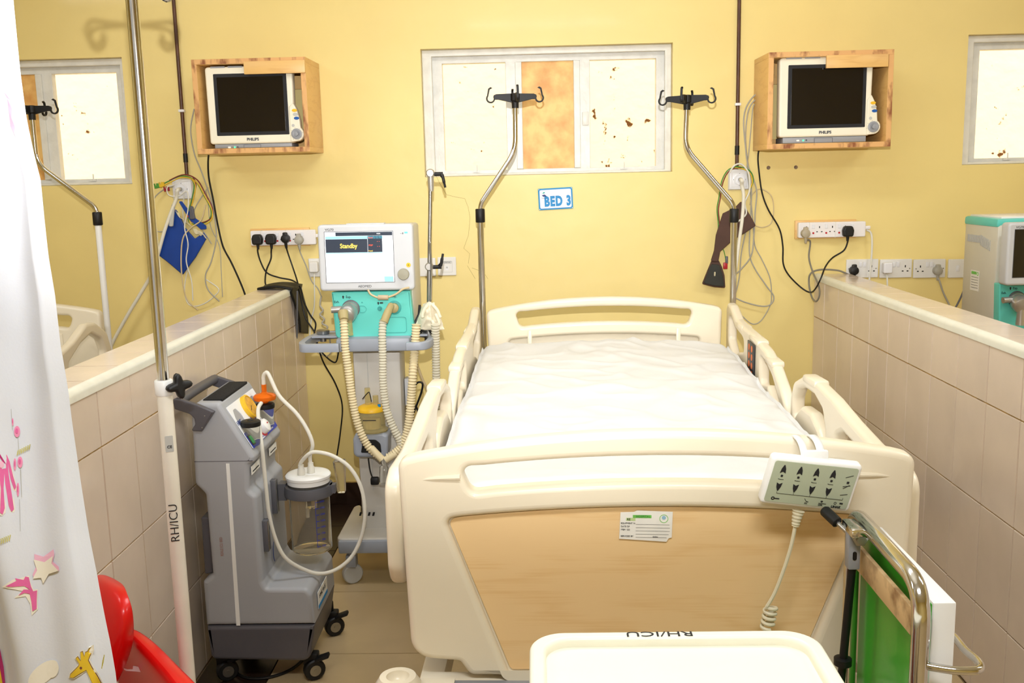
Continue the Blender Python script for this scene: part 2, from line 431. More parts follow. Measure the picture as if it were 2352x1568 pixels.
def board(name, v, T, k, face, par=bed, t=.048):
    """face=-1: decorated side towards the camera"""
    o = plate(name, board_pts(k), [slot_pts(k, t), panel_pts(k, 0)], .046, .013, m_ivory, par, wallM(0, T, -v), res=4)
    plate('recess_panel', panel_pts(k, -.006), [], .016, 0, m_ivory, o, wallM(0, T, -v+.006))
    plate('wood_panel', panel_pts(k, .004), [], .004, .001, m_wood, o, wallM(0, T, -v-.004))
    return o
fb = board('footboard', 2.13, 1.170, 1.0, -1)
hb = board('headboard', 0.0, 1.166, .962, -1, t=.037)
hb.children[1].data.materials[0] = m_ivory     # inner side of the headboard is plain plastic
for s in (-1, 1):
    obj('board_rib', MB().bx(s*.30-.009, s*.30+.009, -.0255, -.02, .75, 1.035), m_ivory, bed, bev=.004)
    # sculpted crease running from the slot end to the board edge
    obj('grip_crease', MB().tube([(s*.372, -2.155, 1.085), (s*.42, -2.1545, 1.083), (s*.455, -2.15, 1.078)], [.006, .004, .001], 8), m_ivory, fb)

def railM(x): return Matrix(((0, 0, -1, x), (-1, 0, 0, 0), (0, 1, 0, 0), (0, 0, 0, 1)))
head_rail = fillet([(-.06, .82, .04), (-.06, 1.10, .01), (-.035, 1.128, .015), (.03, 1.125, .03), (.16, 1.088, .06), (.30, 1.083, .05), (.48, 1.082, .1), (.70, 1.064, .1), (.84, 1.035, .1), (.95, .99, .06), (1.025, .94, .05), (1.035, .87, .05), (1.0, .79, .05), (.9, .76, .05), (.1, .76, .05)], .02, 5)
hole1 = fillet([(0, .985), (0.0, 1.075), (.05, 1.085), (.15, 1.05), (.29, 1.04), (.33, 1.03), (.33, .99), (.2, .965), (.1, .93)], .02, 4)
hole2 = fillet([(.63, .93), (.63, 1.03), (.72, 1.025), (.83, .995), (.93, .94), (.95, .90), (.86, .90), (.76, .955)], .02, 4)
foot_rail = fillet([(1.085, .84), (1.085, .99), (1.12, 1.045), (1.22, 1.082), (1.36, 1.094), (1.52, 1.086), (1.68, 1.068), (1.84, 1.056), (2.0, 1.062), (2.06, 1.04), (2.06, .86), (2.03, .81), (1.35, .80), (1.15, .81)], .04, 5)
hole3 = fillet([(1.125, .93), (1.125, .995), (1.16, 1.03), (1.24, 1.052), (1.35, 1.056), (1.44, 1.035), (1.475, .985), (1.46, .93), (1.40, .975), (1.32, 1.0), (1.22, .995), (1.16, .96)], .025, 4)
hole4 = fillet([(1.56, .90), (1.56, 1.0), (1.62, 1.025), (1.80, 1.015), (1.90, .98), (1.90, .92), (1.75, .90)], .03, 4)
m_panel = M('rail_panel', (40, 42, 46), .4, var=.2, vscale=40)
m_orange = M('orange_ink', (220, 110, 50), .5, var=.1)
for s in (-1, 1):
    o = plate('side_rail', head_rail, [hole1, hole2], .036, .012, m_ivory, bed, railM(s*.522))
    for v0, v1 in ((.17, .30), (.44, .60), (.72, .84)):
        z = 1.083 if v0 < .4 else (1.078 if v0 < .6 else 1.05)
        obj('grip_pad', MB().box((s*.522, -(v0+v1)/2, z-.012), (.043, v1-v0, .022)), m_ivory, o, bev=.008)
    for v in (.2, .75):
        obj('rail_arm', MB().tube([(s*.505, -v, .80), (s*.50, -v-.06, .68)], .013, 10), m_chrome, o)
    if s > 0:
        pn = obj('control_panel', MB().box((.5005, -.50, .975), (.006, .12, .16)), m_panel, o, bev=.004)
        for i in range(2):
            for j in range(5):
                obj('panel_button', MB().lathe([(.012, 0), (.012, .0012), (0, .0012)], Matrix.Translation((.4975, -.475-.05*i, 1.035-.03*j)) @ Matrix.Rotation(-PI/2, 4, 'Y'), 12), m_orange, pn)
    o = plate('side_rail', foot_rail, [hole3, hole4], .036, .012, m_ivory, bed, railM(s*.522))
    obj('grip_pad', MB().box((s*.522, -1.30, 1.083), (.043, .13, .022), Matrix.Rotation(math.radians(-3), 3, 'X')), m_ivory, o, bev=.008)
    for v in (1.3, 1.85):
        obj('rail_arm', MB().tube([(s*.505, -v, .83), (s*.50, -v-.06, .68)], .013, 10), m_chrome, o)
# understructure
obj('deck', MB().bx(-.45, .45, -2.08, -.05, .775, .80), m_grey, bed, bev=.005)
obj('frame', MB().bx(-.47, -.42, -2.12, -.02, .60, .66).bx(.42, .47, -2.12, -.02, .60, .66).bx(-.47, .47, -.10, -.03, .60, .66).bx(-.47, .47, -2.17, -2.11, .60, .66).bx(-.40, -.34, -2.0, -.1, .66, .775).bx(.34, .40, -2.0, -.1, .66, .775), m_ivory, bed, bev=.006)
obj('base_frame', MB().bx(-.36, -.31, -1.95, -.2, .28, .34).bx(.31, .36, -1.95, -.2, .28, .34).bx(-.36, .36, -.35, -.28, .28, .34).bx(-.36, .36, -1.85, -1.78, .28, .34), m_ivory, bed, bev=.006)
for v in (.45, 1.7):
    obj('lift_column', MB().bx(-.09, .09, -v-.08, -v+.08, .3, .62), m_ivory, bed, bev=.01)
for sx in (-1, 1):
    for v in (.25, 1.9):
        c = obj('caster', MB().lathe([(.0, -.02), (.058, -.02), (.062, -.012), (.062, .012), (.058, .02), (0, .02)], Matrix.Translation((sx*.34, -v, .162)) @ Matrix.Rotation(PI/2, 4, 'Y'), 20), m_rubber, bed)
        obj('caster_fork', MB().bx(sx*.34-.03, sx*.34+.03, -v-.035, -v+.035, .20, .28), m_ivory, c, bev=.008)
# corner bumpers with their ring tops
for s in (-1, 1):
    o = obj('corner_bumper', MB().lathe([(.0, .655), (.040, .655), (.046, .665), (.046, .70), (.038, .712), (.036, .716), (.023, .716), (.022, .706), (.016, .700), (0, .700)], Matrix.Translation((s*.505, -2.185, -.028)), 28).bx(s*.505-.035 if s > 0 else -.505, s*.505 if s > 0 else -.505+.11, -2.215, -2.155, .632, .668), m_ivory, bed, bev=0)
obj('foot_bracket', MB().bx(-.405, -.20, -2.21, -2.15, .628, .662), m_grey, bed, bev=.004)
# inventory label on the wooden panel
st = empty('asset_sticker', (0, 0, 0)); st.parent = bed; st['_local'] = 1; st['label'] = 'torn white paper asset label on the maple panel'
SX = wallM(-.013, .978, -2.139, math.radians(-1))
plate('paper', [(-.052, -.026), (.040, -.031), (.044, -.024), (.050, -.022), (.051, .030), (-.018, .032), (-.024, .029), (-.050, .028)], [], .0006, 0, m_paper, st, SX)
SX2 = SX @ Matrix.Translation((0, 0, .0006))
plate('green_band', rect(.036, .006, 0, -.008, .020), [], .0003, 0, m_green, st, SX2)
plate('green_band', rect(.018, .006, 0, -.030, .014), [], .0003, 0, M('pale_green_ink', (190, 210, 150), .6), st, SX2)
text('lettering', 'HOSPITAL', .0062, M('dark_green_ink', (60, 140, 60), .6), st, SX2 @ Matrix.Translation((-.006, .020, .0003)))
text('lettering', 'RE', .0062, m_ink, st, SX2 @ Matrix.Translation((-.034, .014, .0003)))
plate('crest', disc(.0085, 20, .034, .016), [disc(.0075, 20, .034, .016)], .0003, 0, m_green, st, SX2)
plate('crest', disc(.004, 12, .034, .018), [], .0003, 0, M('pale_blue_ink', (150, 190, 215), .6), st, SX2)
for i, (t, x1) in enumerate((('EQUIPMENT N:', .045), ('DATE OF ', .046), ('ITEM  CO', .046), ('', .044), ('SERVICED BY', .040))):
    y = .006-.0066*i
    if t: text('lettering', t, .0042, m_ink, st, SX2 @ Matrix.Translation((-.049, y, 0)), align='LEFT')
    plate('rule', [(-.02, y-.0023), (x1, y-.0027), (x1, y-.0023), (-.02, y-.0019)], [], .0003, 0, m_ink, st, SX2)
text('lettering', 'SIGN', .0045, m_ink, st, SX2 @ Matrix.Translation((.018, -.0215, 0)))

# mattress in a creased white sheet
mat_ = empty('mattress', (.267, -.61, 0), (0, 0, math.radians(-1.35)), local=True)
tag(mat_, 'mattress in a creased white sheet lying on the middle bed', 'mattress')
def sheet_fn(a, b):
    # a across, b along (0 head .. 1 foot); folds round the sides
    W, Ht = .490, .13
    per = 2*W+2*Ht
    s = a*per-Ht
    rr = .035
    if s < 0: x, z = -W, s
    elif s > 2*W: x, z = W, -(s-2*W)
    else: x, z = s-W, 0
    d = W-abs(x)
    if z == 0 and d < rr: z = -(rr-math.sqrt(max(0, rr*rr-(rr-d)**2)))
    v = .045+b*2.03
    e = min(v-.045, 2.075-v)
    if e < .05: z -= (.05-math.sqrt(max(0, .05**2-(.05-e)**2)))*.8
    z = max(z, -Ht)
    p = Vector((x*2.2+v*1.4, v*2.0-x*.6, 0))
    wr = noise.noise(p*1.3)*.010
    q = Vector((x*5+v*3.2, (v*2.6-x*2.0), 3.1))
    wr += (1-abs(noise.noise(q*1.25))*2.2)*.0085
    q = Vector((x*4-v*6, v*2+x*3, 9.1))
    wr += max(0, 1-abs(noise.noise(q))*5)*.006
    side = .0 if z > -.02 else 1
    if side:
        wr2 = noise.noise(Vector((v*14, z*9, 2)))*.008
        x += wr2
    else: z += wr
    return Vector((x, -v, .948+.03*(1-b)**3+.02*(1-(x/W)**2)+z))
obj('sheet', MB().grid(sheet_fn, 110, 170), m_sheet, mat_, smooth=80)
obj('mattress_core', MB().bx(-.465, .465, -2.05, -.07, .805, .915), m_white, mat_, bev=.03)

# hand control hooked over the footboard
def handset():
    Yh = -2.815
    c = at(1859, 1106, Yh)
    e = empty('hand_control', (c.x, Yh, c.z-.05))
    tag(e, 'beige bed hand control with green keypad hooked over the footboard', 'control')
    X = wallM(c.x, c.z, Yh, math.radians(-7.2)) @ Matrix.Rotation(math.radians(8), 4, 'X') @ Matrix(((1, .095, 0, 0), (0, 1, 0, 0), (0, 0, 1, 0), (0, 0, 0, 1)))
    W, Hh = .166, .096
    k = plate('housing', rect(W, Hh, .008), [], .026, .006, m_white, e, X)
    kp = plate('keypad', rect(W-.012, Hh-.013, .005, .0, .0), [], .0016, .0005, m_padgreen, e, X @ Matrix.Translation((0, 0, .0135)))
    Xf = X @ Matrix.Translation((0, 0, .0148))
    def arrow(x, y, s):
        h, wd = .0165*s, .0052
        pts = [(x-wd, y), (x, y+.003*s), (x+wd, y), (x+wd*.75, y+h*.55), (x+.0008, y+h), (x-.0008, y+h), (x-wd*.75, y+h*.55)]
        plate('arrow_key', pts, [], .0006, 0, m_ink, kp, Xf)
    for i in range(4):
        x = -.058+.0305*i
        arrow(x, .018, 1); arrow(x, -.0015, -1)
        plate('lock_mark', rect(.0042, .0042, .0012, x, .0125), [], .0005, 0, m_ink, kp, Xf)
        plate('pose_mark', [(x-.005, .0055), (x-.001, .0048), (x+.005, .0052), (x+.005, .0058), (x-.001, .0056), (x-.005, .0064)], [], .0005, 0, m_ink, kp, Xf)
        plate('tick_mark', rect(.0005, .004, 0, x, -.0215), [], .0005, 0, m_ink, kp, Xf)
    plate('tick_mark', rect(.0005, .004, 0, .064, -.0215), [], .0005, 0, m_ink, kp, Xf)
    plate('rule', rect(.1225, .0006, 0, .003, -.0232), [], .0005, 0, m_ink, kp, Xf)
    for y, a in ((.023, .5), (.004, .3), (-.0135, .25)):
        plate('pose_mark', [(.057, y-.003*a), (.070, y+.008*a), (.070, y+.008*a+.001), (.057, y-.003*a+.001)], [], .0005, 0, m_ink, kp, Xf)
    plate('lock_mark', rect(.0045, .0045, .0012, .064, .0125), [], .0005, 0, m_ink, kp, Xf)
    plate('pose_mark', [(.058, .000), (.068, .008), (.0685, .0072), (.0585, -.0008)], [], .0005, 0, m_ink, kp, Xf)
    plate('key_mark', disc(.0034, 14, -.062, -.034), [disc(.0016, 10, -.062, -.034)], .0005, 0, m_ink, kp, Xf)
    plate('key_mark', [(-.059, -.035), (-.050, -.035), (-.050, -.033), (-.059, -.033)], [], .0005, 0, m_ink, kp, Xf)
    plate('chair_mark', [(-.004, -.028), (.0, -.033), (.004, -.0335), (.004, -.0345), (-.0005, -.034), (-.005, -.028)], [], .0005, 0, m_ink, kp, Xf)
    text('lettering', 'm', .007, m_ink, kp, Xf @ Matrix.Translation((0, -.037, 0)))
    plate('heart_mark', [(.028, -.033), (.0305, -.030), (.029, -.0285), (.028, -.0295), (.027, -.0285), (.0255, -.030)], [], .0005, 0, m_ink, kp, Xf)
    plate('rule', rect(.014, .0009, 0, .030, -.0345), [], .0005, 0, m_ink, kp, Xf)
    text('lettering', 'CPR', .0045, m_ink, kp, Xf @ Matrix.Translation((.027, -.038, 0)))
    plate('lamp_mark', disc(.0025, 12, .053, -.031), [disc(.0018, 12, .053, -.031)], .0005, 0, m_ink, kp, Xf)
    plate('battery_mark', rect(.006, .0028, 0, .064, -.0305), [], .0005, 0, m_ink, kp, Xf)
    text('lettering', 'LINAK', .0062, m_ink, kp, Xf @ Matrix.Translation((.056, -.0385, 0)), bold=.0002)
    # hook loops over the top of the board
    p0 = at(1866, 1040, Yh); zt = 1.152
    def ribbon(x0_, x1_, name):
        pts = [(0, Yh+.002, p0.z-.008), (0, Yh-.001, zt-.030), (0, Yh+.002, zt-.010), (0, Yh+.016, zt+.004), (0, Yh+.045, zt+.008), (0, Yh+.072, zt+.003), (0, Yh+.086, zt-.014), (0, Yh+.088, zt-.045)]
        P_ = catmull(pts, 5)
        mb = MB(); vs = [Vector((xx-.10*(q.z-p0.z), q.y, q.z)) for q in P_ for xx in (x0_, x1_)]
        mb.add(vs, [(2*i, 2*i+1, 2*i+3, 2*i+2) for i in range(len(P_)-1)])
        o = obj(name, mb, m_white, e, smooth=80); md = o.modifiers.new('s', 'SOLIDIFY'); md.thickness = .004
    ribbon(p0.x-.021, p0.x-.008, 'hook_strap'); ribbon(p0.x+.009, p0.x+.023, 'hook_strap')
    p0 = at(1868, 1040, Yh)
    obj('hook_plate', MB().box((p0.x+.003, Yh+.002, p0.z-.004), (.05, .012, .018)), m_white, e, bev=.004)
    # strain relief and cord with its coil
    pz = lambda pts: [at(a, b, Yh+.004) for a, b in pts]
    rl = pz([(1834, 1172), (1830, 1190), (1827, 1207)])
    obj('strain_relief', MB().tube(catmull(rl, 10), [.0105-.0045*i/20+(.0012 if i % 4 < 2 else 0) for i in range(21)], 12), m_cream_cord, e)
    cl = catmull(pz([(1827, 1205), (1818, 1250), (1803, 1300), (1780, 1360), (1760, 1395)]), 8)
    end = cl[-1]; coil = []
    for k in range(1, 70):
        t = k/16*2*PI
        coil.append(Vector((end.x+.011-.011*math.cos(t)-.0016*k/16, Yh+.012-.010*math.sin(t)*1.0, end.z-.0105*k/16)))
    obj('cord', MB().tube(cl+coil, .0036, 8), m_cream_cord, e)
    return e
handset()

# ------------------------------------------------------------------ drip poles with black four-hook heads
def arm_poly():
    # tapering arm with an open hook at its end
    R = .0185; cx = .099; cy = -.006; t = .0062
    out = [(.0, .013), (.076, .011), (.086, .007)]
    a0, a1 = math.radians(150), math.radians(400)
    inner = [(cx+(R-t)*math.cos(a), cy+(R-t)*math.sin(a)) for a in [a0+(a1-a0)*k/14 for k in range(15)]]
    outer = [(cx+R*math.cos(a), cy+R*math.sin(a)) for a in [a1+(math.radians(195)-a1)*k/14 for k in range(15)]]
    tip_in = [(cx+.003, .029)]; tip_out = [(cx-.008, .035), (cx, .039), (cx+.009, .033)]
    return out+inner+tip_in+tip_out+outer+[(.068, -.011), (.0, -.026)]
def drip_pole(foot, collar, bend, top, white, label, rot=.2):
    e = empty('drip_pole', (foot[0], foot[1], foot[2]))
    tag(e, label, 'drip pole', 'bed drip poles')
    F, Cc, B, T_ = [Vector(p) for p in (foot, collar, bend, top)]
    obj('lower_tube', MB().tube([F, Cc], .0135, 14), m_white if white else m_chrome, e)
    d = (Cc-F).normalized()
    obj('collar', MB().tube([Cc-d*.028, Cc-d*.025, Cc+d*.025, Cc+d*.028], [.017, .0195, .0195, .017], 16), m_black, e)
    up = [Cc+d*.01, Cc+d*.035]
    def corner(a, p, b, r=.03, n=6):
        u = (a-p).normalized(); v = (b-p).normalized()
        return [p+u*r*(1-t)**2+v*r*t*t for t in [k/n for k in range(n+1)]]
    path = [Cc-d*.02]+corner(Cc, Cc+d*.045, B)+corner(Cc+d*.045, B, T_, .05)+[T_]
    obj('upper_tube', MB().tube(path, .0098, 14), m_chrome, e)
    hd = obj('hook_hub', MB().lathe([(.012, -.045), (.014, -.045), (.0145, -.02), (.019, -.015), (.019, .012), (.012, .014), (0, .014)], Matrix.Translation(T_), 16), m_black, e)
    for k in range(4):
        X = Matrix.Translation(T_) @ Matrix.Rotation(rot+k*PI/2, 4, 'Z') @ Matrix(((1, 0, 0, 0), (0, 0, -1, 0), (0, 1, 0, 0), (0, 0, 0, 1)))
        plate('hook_arm', arm_poly(), [], .009, .0015, m_black, e, X, res=1)
    return e
YM = -.50
def mast(fx, fy, cx_, cy_, bx_, by_, tx, ty, white, label, zf, Y, rot):
    c = at(cx_, cy_, Y); b = at(bx_, by_, Y); t = at(tx, ty, Y)
    drip_pole((c.x, Y, zf), c, b, t, white, label, rot)
mast(0, 0, 1103, 495, 1184, 345, 1183, 222, False, 'chrome drip pole in front of the window, left head corner of the bed', .56, YM, .12)
mast(0, 0, 1686, 495, 1573, 338, 1578, 226, False, 'chrome drip pole beside the right monitor box, right head corner of the bed', .56, YM, -.35)
mast(0, 0, 224, 502, 84, 375, 72, 250, True, 'drip pole with white lower tube behind the left partition', .4, -.42, -.05)
obj('pole_socket', MB().tube([(-.495, .11, .55), (-.495, .11, .66)], .018, 12).tube([(.54, .11, .55), (.54, .11, .66)], .018, 12).bx(-.5, .545, .09, .13, .60, .64).bx(-.3, -.26, .0, .1, .60, .64).bx(.26, .30, .0, .1, .60, .64), m_grey, bed)
# ------------------------------------------------------------------ wall-mounted monitor boxes
m_pine = wood_mat('pine_board', (230, 186, 116), (218, 170, 102), (1, 1, 4), 7, rough=.4)
m_plyedge = M('ply_edge', (222, 172, 112), .5, col2=(140, 84, 50), vscale=30, ramp=(.32, .5), detail=3, stretch=(1, .4, .4))
m_case = M('monitor_case', (240, 234, 214), .4, var=.03, vscale=6)
m_screen = M('monitor_glass', (14, 14, 18), .10, var=.2, vscale=5, coat=.6)
m_sborder = M('screen_border', (44, 46, 52), .25, var=.1)
m_led = M('green_led', (60, 255, 130), .4, emit=3)
m_lgrey = M('light_grey_plastic', (190, 190, 186), .4, var=.04)
m_yellow = M('yellow_plastic', (240, 190, 40), .4, var=.05)
m_bluebtn = M('blue_plastic', (30, 90, 170), .4, var=.05)
def monitor_box(side, fx0, fx1, fz0, fz1, depth, mon, fas, label, mlabel):
    """fx.. = outer front corners; mon = bezel rectangle; fas = front strip rectangle"""
    e = empty('monitor_box', ((fx0+fx1)/2, -depth/2, fz0)); tag(e, label, 'wooden box', 'wall boxes around the patient monitors')
    t = .022; yb = -.002
    obj('top_board', MB().bx(fx0, fx1, -depth, yb, fz1-t, fz1), m_pine, e, bev=.001)
    obj('bottom_board', MB().bx(fx0, fx1, -depth, yb, fz0, fz0+t), m_pine, e, bev=.001)
    for a in (fx0, fx1-t): obj('side_board', MB().bx(a, a+t, -depth, yb, fz0+t, fz1-t), m_pine, e, bev=.001)
    # cut edges of the boards show the laminated core
    obj('board_edge', MB().bx(fx0+.001, fx1-.001, -depth-.0012, -depth+.001, fz1-t+.001, fz1-.001), m_plyedge, e)
    obj('board_edge', MB().bx(fx0+.001, fx1-.001, -depth-.0012, -depth+.001, fz0+.001, fz0+t-.001), m_plyedge, e)
    for a in (fx0, fx1-t): obj('board_edge', MB().bx(a+.001, a+t-.001, -depth-.0012, -depth+.001, fz0+t, fz1-t), m_plyedge, e)
    obj('front_strip', MB().bx(fas[0], fas[1], -depth-.012, -depth+.004, fas[2], fas[3]), m_pine, e, bev=.0015)
    obj('back_batten', MB().bx(fx0+t, fx1-t, -.022, yb, fz1-.11, fz1-t), m_pine, e)
    obj('back_batten', MB().bx(fx0+t, fx1-t, -.022, yb, fz0+t, fz0+.05), m_pine, e)
    x0, x1, z0, z1 = mon
    yf = -depth+.022
    m = empty('patient_monitor', ((x0+x1)/2, yf+.07, z0-.03)); tag(m, mlabel, 'monitor', 'patient monitors')
    W, H = x1-x0, z1-z0; cx, cz = (x0+x1)/2, (z0+z1)/2
    plate('bezel', fillet([(-W/2, -H/2, .012), (W/2-.006, -H/2, .01), (W/2, H/2, .01), (-W/2-.003, H/2, .014)], .01), [], .05, .008, m_case, m, wallM(cx, cz, yf+.025))
    obj('rear_housing', MB().bx(x0+.03, x1-.03, yf+.05, yf+.14, z0+.02, z1-.03), m_lgrey, m, bev=.012)
    sw, sh = W*.842, H*.80; sx, sz = cx-W*.002+(.004), cz+H*.008
    plate('screen_border', rect(sw, sh, .004), [], .004, .001, m_sborder, m, wallM(sx, sz, yf+.0005))
    plate('screen', rect(sw-.03, sh-.03, .002), [], .002, 0, m_screen, m, wallM(sx, sz, yf-.0022))
    text('lettering', 'PHILIPS', .0165, M('grey_ink', (70, 72, 80), .5), m, wallM(cx+.0, z0+.0175, yf-.001), bold=.0006, sx=1.0)
    for k in range(2): plate('vent_grille', rect(W*.165, .007, .001), [], .003, 0, m_grey, m, wallM(x0+W*(.145+.2*k), z1-.002, yf+.001))
    # rounded control lobe with keys and a navigation knob
    lx, lz = x1+.006, z0+.036
    lobe = [(x1-.022, z0+.006), (x1-.026, z0+.15)]+[(x1-.006+.034*(1-(1-k/8)**2)*.75, z0+.165-.10*k/8) for k in range(0, 9)]
    arc = [(lx+.031*math.cos(t), lz+.031*math.sin(t)) for t in [math.radians(55-145*k/12) for k in range(13)]]
    plate('control_lobe', [(x1-.022, z0+.002), (x1-.022, z0+.15), (x1-.004, z0+.168), (x1+.008, z0+.145), (x1+.016, z0+.12), (x1+.0215, z0+.095), (x1+.0225, z0+.075)]+arc, [], .04, .005, m_case, m, wallM(0, 0, yf+.014))
    obj('navigation_knob', MB().lathe([(.023, 0), (.023, .004), (.017, .006), (.012, .004), (.010, .004), (.009, .014), (0, .015)], wallM(lx, lz, yf-.006), 24), m_grey, m)
    for i, mm in enumerate((m_yellow, m_lgrey, m_bluebtn)):
        plate('key', [(.0115*math.cos(t), .0066*math.sin(t)) for t in [k*PI/8 for k in range(16)]], [], .004, .001, mm, m, wallM(x1+.002+.0035*i, z0+.135-.0165*i, yf-.006))
    plate('key', disc(.0065, 14), [], .004, .001, m_lgrey, m, wallM(x1-.007, z0+.072, yf-.006))
    for k in range(8):
        a = k*PI/4+.2
        plate('knob_mark', disc(.001, 6), [], .001, 0, m_ink, m, wallM(lx+.027*math.cos(a), lz+.027*math.sin(a), yf-.0063))
    # docking base with its green lamp
    b = obj('dock', MB().bx(x0+.018, x1-.02, yf+.004, yf+.13, fz0+.024, z0-.001), m_grey, m, bev=.002)
    plate('dock_slot', rect(W*.2, .022, .001), [rect(W*.2-.003, .019, .001)], .001, 0, m_dgrey, b, wallM(cx-.005, z0-.015, yf+.0035))
    plate('status_lamp', disc(.0035, 10), [], .002, 0, m_led, b, wallM(x0+.105, z0-.014, yf+.0035))
    plate('switch', rect(.012, .007, .002), [], .003, 0, m_white, b, wallM(x0+.082, z0-.014, yf+.0035))
    plate('connector', rect(.006, .007, .001), [], .002, 0, m_dgrey, b, wallM(x0+.118, z0-.013, yf+.0035))
    return e
D_ = .28
def fr(pa, pb, Y):
    a, b = at(*pa, Y), at(*pb, Y); return (a.x, b.x, min(a.z, b.z), max(a.z, b.z))
x0, x1, z0, z1 = -1.455, -.967, 1.778, 2.174
monitor_box(-1, x0, x1, z0, z1, D_, fr((470, 154), (680, 327), -.26), fr((559, 141), (701, 167), -.29),
            'pine box on the wall left of the window, holding a monitor', 'ivory patient monitor with dark screen in the left wall box')
x0, x1, z0, z1 = .990, 1.512, 1.742, 2.142
monitor_box(1, x0, x1, z0, z1, D_, fr((1793, 133), (2001, 311), -.26), fr((1899, 127), (2040, 153), -.29),
            'pine box on the wall right of the window, holding a monitor', 'ivory patient monitor with dark screen in the right wall box')
p = at(1757, 155, -.02)
tag(obj('wood_block', MB().box((p.x+.012, -.03, p.z), (.045, .055, .075)), m_pine, bev=.002), 'small pine block on the wall behind the right monitor box', 'wood block')

# ------------------------------------------------------------------ brown conduits and gas outlets
m_brown = M('conduit_brown', (92, 58, 40), .35, var=.25, vscale=20)
m_plate = M('outlet_white', (236, 236, 240), .3, var=.03)
def conduit(px, ybot, yclip, yj, label):
    x = at(px, 200, -.01).x; zb = at(px, ybot, -.01).z
    e = empty('conduit', (x, -.012, zb)); tag(e, label, 'conduit')
    obj('pipe', MB().tube([(x, -.011, 2.999), (x, -.011, zb)], .0085, 10), m_brown, e)
    obj('clip', MB().box((x, -.012, at(px, yclip, 0).z), (.026, .024, .012)), m_plate, e, bev=.002)
    z = at(px, yj, 0).z
    obj('coupling', MB().tube([(x, -.011, z-.02), (x, -.011, z+.02)], .0105, 10), m_rubber, e)
conduit(414, 403, 255, 363, 'thin brown conduit running down to the left gas outlet')
conduit(1695, 385, 240, 345, 'thin brown conduit running down to the right gas outlet')
m_hose = M('white_hose', (232, 228, 212), .4, var=.05, vscale=12)
def outlet(cx_, cy_, label, hose, hl):
    c = at(cx_, cy_, 0)
    e = empty('gas_outlet', (c.x, -.01, c.z)); tag(e, label, 'wall outlet', 'wall gas outlets')
    s = .049
    obj('plate', MB().hexa([(c.x-s, -.001, c.z-s), (c.x+s, -.001, c.z-s), (c.x+s, -.001, c.z+s), (c.x-s, -.001, c.z+s), (c.x-s+.006, -.02, c.z-s+.006), (c.x+s-.006, -.02, c.z-s+.006), (c.x+s-.006, -.02, c.z+s-.006), (c.x-s+.006, -.02, c.z+s-.006)]), m_plate, e, bev=.003)
    obj('inner_plate', MB().hexa([(c.x-.036, -.02, c.z-.036), (c.x+.036, -.02, c.z-.036), (c.x+.036, -.02, c.z+.036), (c.x-.036, -.02, c.z+.036), (c.x-.03, -.024, c.z-.03), (c.x+.03, -.024, c.z-.03), (c.x+.03, -.024, c.z+.03), (c.x-.03, -.024, c.z+.03)]), m_plate, e)
    obj('socket_ring', MB().lathe([(.026, 0), (.026, .004), (.022, .006), (.018, .004), (.012, .004), (.012, .012), (0, .012)], wallM(c.x, c.z, -.024), 24), m_plate, e)
    obj('socket_core', MB().lathe([(.009, 0), (.009, .02), (.007, .03), (0, .03)], wallM(c.x, c.z, -.030), 16), m_steel, e)
    for k in range(4):
        a = k*PI/2
        obj('screw', MB().lathe([(.0025, 0), (.0025, .002), (0, .002)], wallM(c.x+.0255*math.cos(a), c.z+.0255*math.sin(a), -.0245), 8), m_dgrey, e)
    pts = [Vector((c.x, -.05, c.z)), Vector((c.x+.0, -.075, c.z-.004))]+[at(a, b, -.06) for a, b in hose]
    h = tag(obj('gas_hose', MB().tube(catmull(pts, 8), .0082, 12), m_hose), hl, 'hose', 'white gas hoses')
outlet(421, 434, 'white square gas outlet above the blue cuff', [(405, 455), (392, 490), (378, 530), (364, 580), (350, 625), (325, 670), (295, 720), (262, 780), (240, 830)], 'white gas hose from the left outlet running behind the left partition')
outlet(1696, 412, 'white square gas outlet above the brown cuff', [(1704, 425), (1708, 450), (1705, 500), (1699, 545), (1692, 600), (1686, 640), (1680, 690), (1672, 760)], 'white gas hose from the right outlet running down behind the bed')

